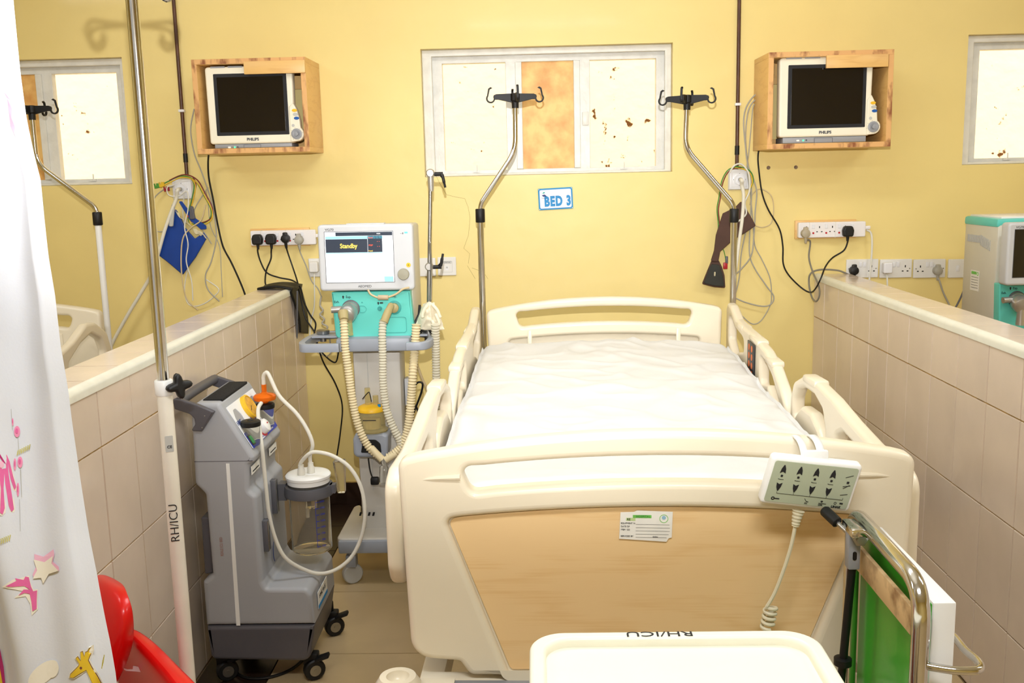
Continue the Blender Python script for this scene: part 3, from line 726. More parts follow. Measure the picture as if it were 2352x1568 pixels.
# ------------------------------------------------------------------ sockets, power strips and plugs
m_socket = M('socket_white', (232, 230, 226), .3, var=.03)
m_strip = M('strip_white', (240, 236, 236), .3, var=.02)
m_red = M('red_neon', (190, 30, 40), .35, var=.1)
m_lgcord = M('grey_cord', (170, 166, 154), .45, var=.05)
m_whcord = M('white_cord', (228, 226, 216), .45, var=.04)
def socket_plate(px, py, kind, label, grp=None):
    c = at(px, py, 0); W = .146 if kind == 'double' else .086
    e = empty('wall_socket' if kind != 'switch' else 'wall_switch', (c.x, -.005, c.z-.043)); tag(e, label, 'socket' if kind != 'switch' else 'switch', grp)
    plate('plate', rect(W, .086, .004), [], .011, .003, m_socket, e, wallM(c.x, c.z, -.0055))
    if kind == 'double':
        for s in (-1, 1):
            obj('rocker', MB().box((c.x+s*.0095, -.012, c.z+.019), (.0125, .006, .024), Matrix.Rotation(.12, 3, 'X')), m_plate, e, bev=.001)
            for dx, dz, w_, h_ in ((0, .010, .0045, .010), (-.011, -.012, .008, .0045), (.011, -.012, .008, .0045)):
                plate('pin_hole', rect(w_, h_), [], .001, 0, m_black, e, wallM(c.x+s*.042+dx, c.z+dz, -.0112))
            obj('screw', MB().lathe([(.0026, 0), (.0026, .0015), (0, .0015)], wallM(c.x+s*.062, c.z, -.011), 8), m_steel, e)
    if kind == 'switch':
        obj('rocker', MB().box((c.x, -.012, c.z), (.013, .006, .027), Matrix.Rotation(.12, 3, 'X')), m_plate, e, bev=.001)
    if kind == 'data':
        plate('module', rect(.05, .05, .001), [rect(.048, .048, .001)], .001, 0, m_lgrey, e, wallM(c.x, c.z-.002, -.0112))
        plate('jack', rect(.015, .02, .001), [], .002, 0, m_plate, e, wallM(c.x, c.z-.008, -.0112))
        plate('jack_hole', rect(.008, .008), [], .001, 0, m_lgrey, e, wallM(c.x, c.z-.005, -.0125))
        plate('name_frame', rect(.042, .010), [rect(.0405, .0085)], .0006, 0, m_ink, e, wallM(c.x, c.z+.019, -.0112))
        text('lettering', 'Ethernet', .0095, m_ink, e, wallM(c.x, c.z+.019, -.0112))
    return e
socket_plate(1979, 616, 'double', 'white double socket with a round black plug on the right wall', 'double wall sockets')
socket_plate(2056, 616, 'double', 'white double socket with a square white plug on the right wall', 'double wall sockets')
socket_plate(2133, 616, 'double', 'white double socket with a grey plug nearest the wall switch', 'double wall sockets')
socket_plate(2198, 616, 'switch', 'white light switch beside the row of double sockets')
socket_plate(980, 613, 'blank', 'blank white wall plate behind the ventilator arm', None)
socket_plate(1027, 611, 'data', 'white data outlet plate with a handwritten name')
socket_plate(731, 614, 'blank', 'white socket plate half hidden behind the ventilator screen')

def power_strip(xa, ya, xb, yb, label, plugs_at, right_lead=True):
    a, b = at(xa, ya, -.03), at(xb, yb, -.03)
    zc = (a.z+b.z)/2; W = b.x-a.x; cx = (a.x+b.x)/2; H = a.z-b.z
    e = empty('power_strip', (cx, -.02, zc-H/2)); tag(e, label, 'power strip', 'four-way power strips')
    tilt = math.radians(0)
    obj('backing_board', MB().bx(a.x-.008, b.x-.004-(.03 if right_lead else 0), -.012, -.001, zc-H/2-.006, zc+H/2+.008), m_pine, e, bev=.001)
    plate('housing', rect(W, H, .006), [], .03, .004, m_strip, e, wallM(cx, zc, -.027))
    n = 4; pitch = (W-.07)/n
    pos = []
    for i in range(n):
        x = a.x+.028+pitch*(i+.0)+.008; pos.append(x)
        for dx, dz, w_, h_ in ((0, .013, .004, .009), (-.0105, -.008, .0065, .004), (.0105, -.008, .0065, .004)):
            plate('pin_hole', rect(w_, h_), [], .001, 0, m_black, e, wallM(x+dx, zc+dz, -.0422))
        plate('rocker', rect(.012, .018, .001), [], .004, .001, m_plate, e, wallM(x+.031, zc+.016, -.043))
        plate('neon', rect(.008, .008, .002), [], .002, 0, m_red, e, wallM(x+.031, zc-.014, -.0425))
    for i in (0, 2):
        obj('cable_tie', MB().bx(pos[i]+.012-.014*0, pos[i]+.014, -.0435, -.01, zc-H/2-.001, zc+H/2+.001), m_whcord, e)
    obj('lead_gland', MB().box((b.x+.006, -.03, zc+.006), (.034, .016, .016)), m_strip, e, bev=.003)
    return zc, pos
def plug(kind, x, z, y, mat, label, cord=None, cmat=None, r=.0036, grp='plugs'):
    e = empty('power_plug', (x, y, z-.02)); tag(e, label, 'plug', grp)
    X = wallM(x, z, y)
    if kind == 'square':
        plate('body', fillet([(-.022, -.024, .010), (.022, -.024, .010), (.025, .004, .010), (.018, .024, .012), (-.018, .024, .012), (-.025, .004, .010)], .01), [], .032, .007, mat, e, X @ Matrix.Translation((0, 0, .016)))
        obj('cord_grip', MB().tube([(x, y-.014, z-.02), (x, y-.014, z-.045)], [.008, .005], 10), mat, e)
    elif kind == 'block':
        plate('body', rect(.042, .05, .008), [], .034, .006, mat, e, X @ Matrix.Translation((0, 0, .018)))
    else:
        obj('body', MB().lathe([(.020, 0), (.021, .006), (.019, .026), (.012, .03), (0, .03)], X, 20), mat, e)
        obj('grip_tab', MB().box((x, y-.016, z+.018), (.022, .018, .022)), mat, e, bev=.005)
        obj('cord_grip', MB().tube([(x, y-.016, z-.012), (x+.001, y-.014, z-.03), (x+.002, y-.012, z-.045)], [.008, .007, .005], 10), mat, e)
    if cord:
        pts = [Vector((x, y-.014, z-.03))]+[at(a[0], a[1], a[2] if len(a) > 2 else -.035) for a in cord]
        obj('cord', MB().tube(catmull(pts, 8), r, 8), cmat or m_rubber, e)
    return e
zc, pos = power_strip(576, 530, 727, 561, 'white power strip on a pine batten beside the ventilator screen', 0)
yp = -.042
plug('square', at(591, 550, -.06).x, at(591, 550, -.06).z, yp, m_rubber, 'leftmost black plug in the strip beside the ventilator', [(592, 578), (599, 602), (613, 626), (640, 637), (672, 644), (690, 660, -.12), (697, 690, -.16), (712, 722, -.16), (725, 742, -.16), (722, 768, -.18), (728, 790, -.2), (745, 815, -.2), (770, 832, -.2), (778, 805, -.2)])
plug('square', at(622, 549, -.06).x, at(622, 549, -.06).z, yp, m_rubber, 'second black plug from the left in the strip beside the ventilator', [(623, 578), (622, 595), (612, 620), (609, 645), (612, 660)])
plug('round', at(655, 548, -.06).x, at(655, 548, -.06).z, yp, m_rubber, 'round black plug in the strip beside the ventilator', [(661, 580), (673, 615), (684, 650, -.08), (692, 690, -.14), (702, 730, -.16), (722, 762, -.18), (728, 785, -.2), (742, 830, -.15), (770, 880, -.1), (786, 930, -.08), (782, 990, -.06), (774, 1045, -.05)])
plug('round', at(686, 551, -.06).x, at(686, 551, -.06).z, yp, m_lgcord, 'pale grey plug in the strip beside the ventilator', [(690, 580), (703, 610), (716, 645), (730, 662), (738, 680, -.1)], m_lgcord, .003)
plug('block', at(721, 613, -.03).x, at(721, 613, -.03).z, -.011, m_socket, 'square white plug half hidden by the ventilator screen', [(722, 640), (722, 700), (714, 740), (712, 775), (722, 800, -.1), (750, 818, -.2), (765, 800, -.25)], m_whcord, .003)
zc, pos = power_strip(1833, 511, 1986, 543, 'white power strip on a pine batten right of the bed', 0)
plug('round', at(1851, 536, -.06).x, at(1851, 536, -.06).z, yp, M('taupe_plastic', (176, 164, 140), .45, var=.05), 'taupe plug at the left end of the right power strip', [(1861, 555), (1858, 590), (1866, 622, -.05), (1880, 655, -.13), (1882, 678, -.15), (1874, 692, -.13), (1864, 680, -.08), (1858, 650), (1862, 628), (1885, 619), (1925, 621), (1948, 630, -.03)], M('taupe_cord', (132, 126, 112), .45, var=.05), .004)
plug('square', at(1948, 531, -.06).x, at(1948, 531, -.06).z, yp, m_rubber, 'black plug at the right end of the right power strip', [(1947, 555), (1938, 575), (1912, 592), (1896, 612, -.10), (1885, 640, -.16), (1872, 664, -.12), (1860, 671, -.06), (1840, 660), (1812, 632), (1799, 605), (1798, 565), (1790, 525), (1765, 482), (1751, 445), (1744, 400), (1741, 360), (1747, 337), (1768, 322, -.05)])
tag(obj('strip_lead', MB().tube(pathpx([(1990, 528), (2000, 534), (2003, 556), (2001, 600), (1997, 640), (1996, 680)], -.03), .0045, 8), m_whcord), 'white lead dropping from the end of the right power strip', 'cord')
plug('round', at(1961, 621, -.02).x, at(1961, 621, -.02).z, -.011, m_rubber, 'round black plug in the right-hand wall sockets', None)
plug('block', at(2038, 615, -.03).x, at(2038, 615, -.03).z, -.011, m_plate, 'square white plug in the right-hand wall sockets', [(2038, 645), (2038, 680), (2036, 720)], m_whcord, .004)
plug('round', at(2153, 621, -.02).x, at(2153, 621, -.02).z, -.011, m_lgcord, 'pale grey plug in the right-hand wall sockets', [(2158, 645), (2166, 670), (2178, 695), (2190, 720)], m_lgcord, .004)
tag(obj('grey_lead', MB().tube(pathpx([(2219, 640), (2212, 670), (2198, 700), (2180, 730)], -.04), .0042, 8), m_dgrey), 'dark grey cord beside the far ventilator', 'cord')

# monitor mains lead on the left and the wall name sign
tag(obj('mains_lead', MB().tube(pathpx([(480, 345, -.15), (478, 375, -.06), (480, 410), (490, 460), (500, 515), (512, 565), (530, 600), (545, 632), (560, 668), (570, 700)], -.03), .0042, 8), m_rubber), 'black mains lead hanging from the left monitor box', 'cord')
def bed_sign(px, py, s, label, w=.158, h=.098, rot=-.03):
    c = at(px, py, 0); X = wallM(c.x, c.z, -.004, rot)
    e = empty('bed_sign', (c.x, -.004, c.z-h/2)); tag(e, label, 'sign', 'bed number signs')
    plate('backing', rect(w, h, .002), [], .004, .001, M('sign_teal', (20, 160, 190), .4), e, X)
    plate('face', fillet(rect(w-.014, h-.014), .006, 2), [], .001, 0, M('sign_white', (238, 240, 248), .4), e, X @ Matrix.Translation((0, 0, .0024)))
    plate('border_line', rect(w-.003, h-.003, .003), [rect(w-.017, h-.017, .006)], .001, 0, m_blue_ink, e, X @ Matrix.Translation((0, 0, .0022)))
    text('lettering', s, .060, m_blue_ink, e, X @ Matrix.Translation((.009, -.013, .003)), bold=.0034, sx=.70, sp=1.16)
    plate('emblem', [(-.063, .018), (-.05, .022), (-.042, .016), (-.040, .010), (-.048, .013), (-.055, .011)], [], .0008, 0, m_navy, e, X @ Matrix.Translation((0, 0, .003)))
    plate('emblem', [(-.060, .026), (-.054, .033), (-.047, .033), (-.050, .026)], [], .0008, 0, M('teal_ink', (40, 170, 160), .5), e, X @ Matrix.Translation((0, 0, .003)))
    text('lettering', 'hospital', .007, m_navy, e, X @ Matrix.Translation((-.053, .0055, .003)))
    for sx_ in (-1, 1):
        for sy_ in (-1, 1):
            obj('pin', MB().lathe([(.002, 0), (.002, .002), (0, .002)], X @ Matrix.Translation((sx_*(w/2-.004), sy_*(h/2-.004), .002)), 8), m_paper, e)
bed_sign(1276, 456, 'BED 3', 'white sign with blue border reading BED 3 under the window', rot=.035)
bed_sign(60, 470, 'BED 4', 'blue bordered bed sign on the far left wall, half behind the curtain', rot=-.03)

# ------------------------------------------------------------------ cuffs, leads and loose cables
m_cuffblue = M('cuff_blue', (10, 62, 150), .45, var=.12, vscale=9)
m_cuffbrown = M('cuff_brown', (82, 56, 46), .7, var=.12, vscale=14)
m_cuffblack = M('cuff_black', (40, 42, 36), .45, var=.25, vscale=20)
m_velcro = M('velcro_white', (214, 204, 170), .9, var=.3, vscale=50)
m_lead_g = M('lead_green', (70, 140, 50), .45); m_lead_y = M('lead_yellow', (220, 180, 40), .45); m_lead_r = M('lead_red', (120, 40, 36), .45)
m_tan = M('tan_cord', (206, 186, 146), .45)
def cuff_plate(name, px, Y, th, mat, par):
    c = at(px[0][0], px[0][1], Y)
    pts = [(at(a, b, Y).x, at(a, b, Y).z) for a, b in px]
    return plate(name, fillet(pts, .006, 3), [], th, th*.3, mat, par, wallM(0, 0, Y), res=2)
e = empty('pressure_cuff', tuple(at(420, 630, -.03))); tag(e, 'blue blood pressure cuff hanging point down on the left wall', 'cuff')
cuff_plate('cuff_body', [(402, 478), (412, 492), (425, 522), (448, 548), (470, 532), (476, 545), (450, 590), (420, 631), (390, 605), (361, 583), (363, 566)], -.04, .012, m_cuffblue, e)
cuff_plate('cuff_strap', [(410, 462), (418, 462), (445, 498), (474, 518), (475, 526), (462, 527), (436, 505)], -.055, .004, m_cuffblue, e)
fr_pts = []
random.seed(3)
for k in range(15):
    a = k/14; fr_pts.append((402+66*a+random.uniform(-2, 2), 480+56*a-9*math.sin(a*PI)*-1+random.uniform(-3, 3)))
lo = [(x+random.uniform(4, 8), y+random.uniform(6, 14)) for x, y in fr_pts][::-1]
cuff_plate('frayed_edge', fr_pts+lo, -.052, .003, m_velcro, e)
cuff_plate('connector', [(436, 472), (444, 474), (449, 503), (436, 504)], -.06, .012, m_dgrey, e)
cuff_plate('connector', [(395, 468), (402, 470), (398, 520), (388, 520)], -.06, .012, m_lgrey, e)
e = empty('pressure_cuff', tuple(at(1640, 660, -.03))); tag(e, 'brown blood pressure cuff hanging beside the right drip pole', 'cuff')
cuff_plate('cuff_body', [(1660, 490), (1688, 476), (1702, 462), (1708, 468), (1736, 518), (1712, 534), (1690, 547), (1676, 558), (1654, 578), (1650, 600), (1632, 600), (1640, 575), (1644, 540)], -.05, .010, m_cuffbrown, e)
cuff_plate('cuff_strap', [(1635, 596), (1651, 598), (1658, 612), (1664, 632), (1666, 661), (1640, 659), (1612, 652), (1624, 622)], -.04, .010, m_cuffbrown, e)
cuff_plate('cuff_pad', [(1634, 606), (1652, 608), (1660, 632), (1664, 658), (1640, 656), (1616, 650), (1626, 624)], -.05, .006, m_cuffblack, e)
cuff_plate('velcro_mark', [(1640, 624), (1644, 624), (1643, 634), (1640, 634)], -.055, .002, m_velcro, e)
def leads(label, cat, name, sets, grp=None):
    e = empty(name, tuple(at(sets[0][0][0][0], sets[0][0][0][1], -.03))); tag(e, label, cat, grp)
    for pts, Y, r, mat in sets: obj('lead', MB().tube(pathpx(pts, Y), r, 7), mat, e)
    return e
L1_ = [(366, 428), (385, 417), (418, 404), (448, 415), (468, 448), (484, 480), (481, 503), (460, 514), (437, 512), (432, 492), (441, 455), (446, 425), (438, 408)]
e = leads('tangle of green, yellow and brown electrode leads around the left outlet', 'leads', 'electrode_leads', [
    (L1_, -.045, .0026, m_lead_g), ([(x+3, y+3) for x, y in L1_], -.05, .0026, m_lead_y), ([(x+4, y-3) for x, y in L1_[1:]], -.048, .0026, m_lead_r)])
for (a, b, mm) in ((361, 427, m_lead_g), (372, 424, m_lead_y), (383, 434, M('lead_clip_red', (150, 30, 50), .4))):
    c = at(a, b, -.05); plate('clip', [(-.012, -.011), (.012, -.009), (.012, .011), (-.002, .012), (-.003, .002), (-.008, .002), (-.009, .012), (-.013, .012)], [], .012, .002, mm, e, wallM(c.x, c.z, -.05, .1))
c = at(431, 496, -.05); obj('tape', MB().box(tuple(c), (.012, .014, .01)), M('orange_tape', (236, 110, 40), .5), e)
cab = [
 ('pale cable curving down the left edge of the left monitor box', [(446, 250), (438, 297), (446, 351), (462, 392), (478, 437), (488, 472), (497, 540), (486, 598), (472, 632), (478, 665), (504, 692)], -.03, .0032, m_lgcord),
 ('thin white cable looping low over the left partition', [(472, 641), (502, 663), (491, 681), (469, 697), (446, 703), (430, 694), (424, 660), (432, 600), (428, 540), (420, 490), (424, 440)], -.025, .0026, m_whcord),
 ('tan cable hanging in front of the blue cuff', [(472, 470), (462, 505), (440, 522), (421, 545), (416, 590), (419, 645), (430, 688), (455, 712)], -.06, .0032, m_tan),
 ('white cable hanging straight in front of the blue cuff', [(400, 425), (384, 430), (388, 448), (410, 450), (430, 440), (432, 480), (424, 520), (432, 560), (428, 600), (440, 645), (443, 690)], -.065, .0028, m_whcord),
 ('grey cable sweeping left behind the chrome stand from the outlet', [(398, 428), (372, 438), (352, 460), (348, 500), (360, 530), (385, 530)], -.03, .0026, m_lgcord),
 ('thin grey cable hanging beside the black mains lead', [(473, 438), (478, 468), (484, 520), (504, 565), (508, 620), (511, 682)], -.02, .002, m_lgcord),
 ('grey cable with a metal tip right of the left outlet', [(478, 430), (452, 470), (446, 490), (456, 515), (474, 540), (486, 560)], -.045, .0026, m_lgcord)]
for lb, pts, Y, r, mm in cab:
    tag(obj('monitor_cable', MB().tube(pathpx(pts, Y), r, 7), mm), lb, 'cable', 'loose monitor cables')
cab = [
 ('upper pale cable arching out of the right monitor box', [(1764, 211), (1736, 217), (1714, 246), (1708, 281), (1712, 335), (1718, 380), (1730, 410), (1738, 440), (1735, 481), (1732, 533), (1726, 585), (1703, 617), (1684, 634)], -.035, .0034, m_lgcord),
 ('middle pale cable arching out of the right monitor box', [(1764, 221), (1741, 225), (1722, 246), (1714, 284), (1713, 335), (1720, 390), (1726, 440), (1722, 533), (1722, 585), (1734, 617), (1760, 656), (1777, 680), (1771, 698), (1750, 703), (1712, 694), (1685, 682)], -.03, .0032, m_lgcord),
 ('lowest pale cable arching out of the right monitor box', [(1764, 233), (1736, 238), (1729, 251), (1725, 294), (1720, 348), (1716, 390), (1724, 450), (1730, 520), (1734, 564), (1750, 596), (1768, 637), (1772, 677), (1768, 703), (1747, 737), (1726, 743), (1700, 721)], -.025, .0026, m_lgcord),
 ('white cable looped round the right gas outlet', [(1676, 396), (1687, 380), (1703, 377), (1718, 394), (1722, 415), (1721, 440), (1711, 465), (1714, 490), (1700, 505), (1690, 512)], -.055, .0038, m_whcord),
 ('thin cable making a wide loop right of the brown cuff', [(1722, 470), (1729, 445), (1747, 434), (1771, 449), (1777, 481), (1771, 512), (1752, 522), (1735, 518)], -.025, .0026, m_tan),
 ('grey cable hanging between the brown cuff and the headboard', [(1716, 520), (1703, 580), (1698, 637), (1687, 684)], -.028, .003, m_lgcord)]
for lb, pts, Y, r, mm in cab:
    tag(obj('monitor_cable', MB().tube(pathpx(pts, Y), r, 7), mm), lb, 'cable', 'loose monitor cables')
Lr = [(1700, 383), (1674, 389), (1658, 415), (1651, 455), (1647, 481), (1650, 520), (1646, 560)]
Lr2 = [(1690, 382), (1712, 386), (1726, 397), (1730, 415), (1721, 439), (1711, 460), (1699, 486), (1694, 500)]
e = leads('green and brown electrode leads draped over the right outlet', 'leads', 'electrode_leads', [
    (Lr, -.045, .0026, m_lead_g), ([(x+3, y+2) for x, y in Lr], -.05, .0026, m_lead_r), (Lr2, -.045, .0026, m_lead_g), ([(x-2, y+3) for x, y in Lr2], -.05, .0026, m_lead_y), ([(1661, 572), (1665, 585), (1668, 610)], -.05, .002, m_lead_g)])
c = at(1666, 610, -.05); obj('clip', MB().box(tuple(c), (.02, .01, .03)), M('lead_clip_red2', (170, 30, 40), .4), e, bev=.003)
c = at(1669, 597, -.05); obj('clip', MB().box(tuple(c), (.012, .01, .035)), m_dgrey, e, bev=.003)
# drill holes left in the wall
for n, (a, b) in enumerate(((1765, 385), (1828, 384))):
    c = at(a, b, 0)
    obj('plaster_hole', MB().lathe([(.009, 0), (.007, .001), (0, .0008)], wallM(c.x, c.z, -.0005), 9), M('plaster_hole', (140, 120, 100), .9, var=.4, vscale=90), wall_back)
m_crack = M('crack', (150, 128, 76), .9)
for pts in ([(1000, 400), (1010, 420), (1025, 447), (1045, 452), (1068, 456), (1076, 475), (1079, 500), (1075, 540), (1066, 570), (1078, 582), (1076, 605)], [(1074, 610), (1092, 640)], [(1120, 640), (1110, 625), (1085, 615)]):
    obj('crack_line', MB().tube([at(a+random.uniform(-1, 1), b, 0) for a, b in pts], .0006, 4), m_crack, wall_back)

# black pouch folded over the wall end of the left partition, a grey rod hanging under it
e = empty('black_pouch', (XL, -.15, ZT)); tag(e, 'black folded pouch hanging over the wall end of the left partition', 'pouch')
def pouch(a, b):
    s = b*.42
    y = -.03-.20*a-.02*math.sin(b*5)
    if s < .17: return Vector((XL-.15+s, y+.03*(1-s/.17)*(a-.5), ZT+.006+.004*math.sin(a*9)+.012*math.sin(s/.17*PI)))
    t = s-.17
    return Vector((XL+.018+.018*math.sin(t*9)-.01, y*(1-.25*t/.25), ZT+.004-max(0, t)*.95+.03*a*t/.25))
mbp = MB().grid(pouch, 10, 20)
o = obj('pouch_sheet', mbp, m_rubber, e, smooth=60); md = o.modifiers.new('solid', 'SOLIDIFY'); md.thickness = .008
c0, c1 = at(683, 668, -.24), at(682, 772, -.24)
obj('hanging_rod', MB().tube([c0, c1, c1-Vector((0, 0, .012))], [.004, .004, .001], 8), m_dgrey, e)
# ------------------------------------------------------------------ ventilators
m_vshell = M('ventilator_shell', (206, 208, 212), .4, var=.03, vscale=6)
m_vbody = M('ventilator_body', (214, 210, 196), .45, var=.04, vscale=6)
m_teal = M('teal_plastic', (100, 208, 196), .4, var=.03, vscale=6)
m_teald = M('teal_line', (60, 160, 155), .5)
m_vgrey = M('ventilator_grey', (160, 166, 178), .4, var=.03)
m_column = M('ventilator_column', (206, 202, 194), .45, var=.04)
m_screenon = M('screen_white', (246, 250, 252), .3, emit=.95)
m_scrdark = M('screen_navy', (44, 52, 66), .3, emit=.5)
m_scrcyan = M('screen_cyan', (140, 216, 236), .3, emit=.6)
m_scryel = M('screen_amber', (255, 216, 90), .3, emit=.9)
m_scrpale = M('screen_pale', (255, 250, 214), .3, emit=.9)
m_scrred = M('screen_red', (240, 90, 60), .3, emit=.8)
m_hosec = M('corrugated_cream', (232, 216, 176), .4, var=.08, vscale=14, sss=.15)
m_clear = M('clear_plastic', (245, 245, 240), .08, trans=.92, ior=1.25)
m_clearpc = M('clear_hose', (238, 232, 212), .15, trans=.3, ior=1.2)
m_olive = M('olive_cuff', (176, 160, 112), .45, var=.05)
m_glove = M('latex_glove', (240, 230, 205), .6, var=.05, vscale=20, sss=.1)
def corrugated(pts, r, pitch=.0105, dr=.0020, n=14):
    P = catmull(pts, 24); L = [0]
    for a, b in zip(P[:-1], P[1:]): L.append(L[-1]+(b-a).length)
    tot = L[-1]; k = int(tot/pitch*6); out = []; rr = []; j = 0
    for i in range(k+1):
        s = tot*i/k
        while j < len(L)-2 and L[j+1] < s: j += 1
        t = (s-L[j])/max(1e-9, L[j+1]-L[j]); out.append(P[j].lerp(P[j+1], t))
        rr.append(r+dr*math.cos(2*PI*s/pitch))
    return MB().tube(out, rr, n)
def vent_head(e, X, on):
    """X = frame with origin at the centre of the screen front, x right, y up, z out"""
    W, H = .352, .245
    plate('screen_housing', rect(W, H, .014), [], .055, .009, m_vshell, e, X @ Matrix.Translation((0, 0, -.026)))
    plate('housing_back', rect(W-.05, H-.05, .02), [], .03, .008, m_vbody, e, X @ Matrix.Translation((0, 0, -.065)))
    plate('top_grip', rect(.14, .004, .001, -.0, H/2+.001), [], .04, 0, m_vshell, e, X @ Matrix.Translation((0, 0, -.03)))
    sc = plate('screen', rect(.252, .186, .001, -.0235, .0025), [], .002, 0, m_screenon if on else m_screen, e, X @ Matrix.Translation((0, 0, .0015)))
    plate('screen_edge', rect(.256, .190, .001, -.0235, .0025), [rect(.252, .186, 0, -.0235, .0025)], .003, 0, m_dgrey, e, X @ Matrix.Translation((0, 0, .001)))
    text('lettering', 'VG70', .0125, m_ink, e, X @ Matrix.Translation((-.131, .1045, .0016)), sx=1.1)
    if on:
        text('lettering', 'AEOMED', .0125, m_ink, e, X @ Matrix.Translation((-.008, -.1065, .0016)), sx=1.0)
        Z = X @ Matrix.Translation((0, 0, .0029))
        def r_(a, b, c, d, m, nm='screen_area'): plate(nm, [(a, c), (b, c), (b, d), (a, d)], [], .0004, 0, m, sc, Z)
        r_(-.109, .1015, .081, .0945, m_scrdark); r_(-.147, .065, .070, .080, m_scrcyan)
        r_(-.147, .0085, .020, .0695, m_scrdark); r_(.0095, .063, .020, .0805, m_scrdark)
        r_(-.147, .063, .0165, .0195, m_scrcyan); r_(.066, .1, -.09, -.07, m_scrcyan)
        for a, b, y in ((-.142, -.124, -.0115), (-.048, -.021, -.0105), (-.116, -.095, -.0435), (-.088, -.067, -.0435)): r_(a, b, y-.004, y+.004, m_scrpale)
        Z2 = Z @ Matrix.Translation((0, 0, .0004))
        text('lettering', 'Standby', .0235, m_scryel, sc, Z2 @ Matrix.Translation((-.062, .0435, 0)), bold=.0004, sx=.86)
        text('lettering', 'Ppeak', .0075, m_scrred, sc, Z2 @ Matrix.Translation((.0205, .0735, 0)))
        text('lettering', 'PEEP', .0075, m_scrred, sc, Z2 @ Matrix.Translation((.0205, .0455, 0)))
        text('lettering', '- -', .012, m_scrred, sc, Z2 @ Matrix.Translation((.049, .060, 0)))
        text('lettering', '- -', .012, m_scrred, sc, Z2 @ Matrix.Translation((.049, .042, 0)))
        text('lettering', 'Vtotal', .0065, m_scryel, sc, Z2 @ Matrix.Translation((.019, .025, 0)))
        text('lettering', 'Adult', .0065, m_screenon, sc, Z2 @ Matrix.Translation((.05, .088, 0)))
        plate('status_lamp', rect(.012, .006, .0025), [], .002, 0, m_led, e, X @ Matrix.Translation((.152, .090, .001)))
        text('lettering', '~ 8', .009, m_ink, e, X @ Matrix.Translation((.136, .087, .0016)))
    obj('knob', MB().lathe([(.0205, 0), (.0215, .002), (.0215, .012), (.019, .017), (0, .018)], X @ Matrix.Translation((.138, -.063, 0)), 28), M('knob_khaki', (160, 156, 138), .45, var=.05), e)
    plate('alarm_key', disc(.0085, 16), [], .003, .001, m_yellow, e, X @ Matrix.Translation((.157, -.0295, .001)))
    text('lettering', 'A', .008, m_ink, e, X @ Matrix.Translation((.157, -.0295, .003)))
def vent_body(e, X, W=.302, H=.178, D=.30):
    """teal front with its ports; origin at the top centre of the front face"""
    fr_ = plate('teal_front', fillet([(-W/2, 0, .004), (-W/2+.008, -H, .02), (W/2+.004, -H+.004, .02), (W/2-.006, 0, .004)], .01), [], .05, .006, m_teal, e, X @ Matrix.Translation((0, 0, -.025)))
    obj('body', MB().hexa([X @ Vector(p) for p in ((-W/2+.004, -H+.01, -.05), (W/2, -H+.01, -.05), (W/2, -H+.01, -D), (-W/2+.004, -H+.01, -D), (-W/2+.004, .24, -.05), (W/2, .24, -.05), (W/2, .24, -D), (-W/2+.004, .24, -D))]), m_vbody, e, bev=.012)
    Z = X @ Matrix.Translation((0, 0, .001))
    text('lettering', 'Exh.', .013, m_ink, fr_, Z @ Matrix.Translation((-.132, -.037, 0)), sx=.9)
    text('lettering', 'Exp.', .013, m_ink, fr_, Z @ Matrix.Translation((-.087, -.019, 0)), sx=.9)
    plate('arrow_mark', [(-.109, -.025), (-.105, -.025), (-.105, -.019), (-.102, -.019), (-.107, -.013), (-.112, -.019), (-.109, -.019)], [], .0004, 0, m_ink, fr_, Z)
    text('lettering', 'Insp.', .012, m_ink, fr_, Z @ Matrix.Translation((.084, -.020, 0)), sx=.9)
    plate('arrow_mark', [(.022, -.050), (.026, -.050), (.026, -.045), (.029, -.045), (.024, -.039), (.019, -.045), (.022, -.045)], [], .0004, 0, m_ink, fr_, Z)
    plate('mask_mark', rect(.012, .005, .001, .036, -.044), [], .0004, 0, m_ink, fr_, Z)
    plate('lock_mark', rect(.005, .005, .001, -.037, -.041), [], .0004, 0, m_teald, fr_, Z)
    plate('release_key', fillet([(-.047, -.079), (-.047, -.053), (-.028, -.053, .013), (-.020, -.066, .013), (-.028, -.079, .013)], .003), [fillet([(-.046, -.078), (-.046, -.054), (-.028, -.054, .012), (-.021, -.066, .012), (-.028, -.078, .012)], .003)], .002, 0, m_teald, fr_, Z)
    plate('hatch', rect(.098, .060, .01, .078, -.128), [rect(.095, .057, .009, .078, -.128)], .002, 0, m_teald, fr_, Z)
    obj('small_port', MB().lathe([(.009, 0), (.009, .003), (.006, .003), (.005, .008), (0, .008)], Z @ Matrix.Translation((.029, -.065, 0)), 16), m_teald, fr_)
    obj('port_ring', MB().lathe([(.026, 0), (.026, .004), (.021, .006), (0, .004)], Z @ Matrix.Translation((.084, -.062, 0)), 24), m_teald, fr_)
    obj('port_ring', MB().lathe([(.034, 0), (.034, .004), (.030, .006), (0, .004)], Z @ Matrix.Translation((-.080, -.064, 0)), 24), m_dgrey, fr_)
    obj('insp_port', MB().lathe([(.016, 0), (.018, .006), (.018, .022), (.013, .026), (0, .026)], Z @ Matrix.Translation((.084, -.062, 0)), 20), m_olive, fr_)
    return fr_
m_exh = M('exhaust_metal', (192, 190, 186), .3, metal=.7, var=.1)
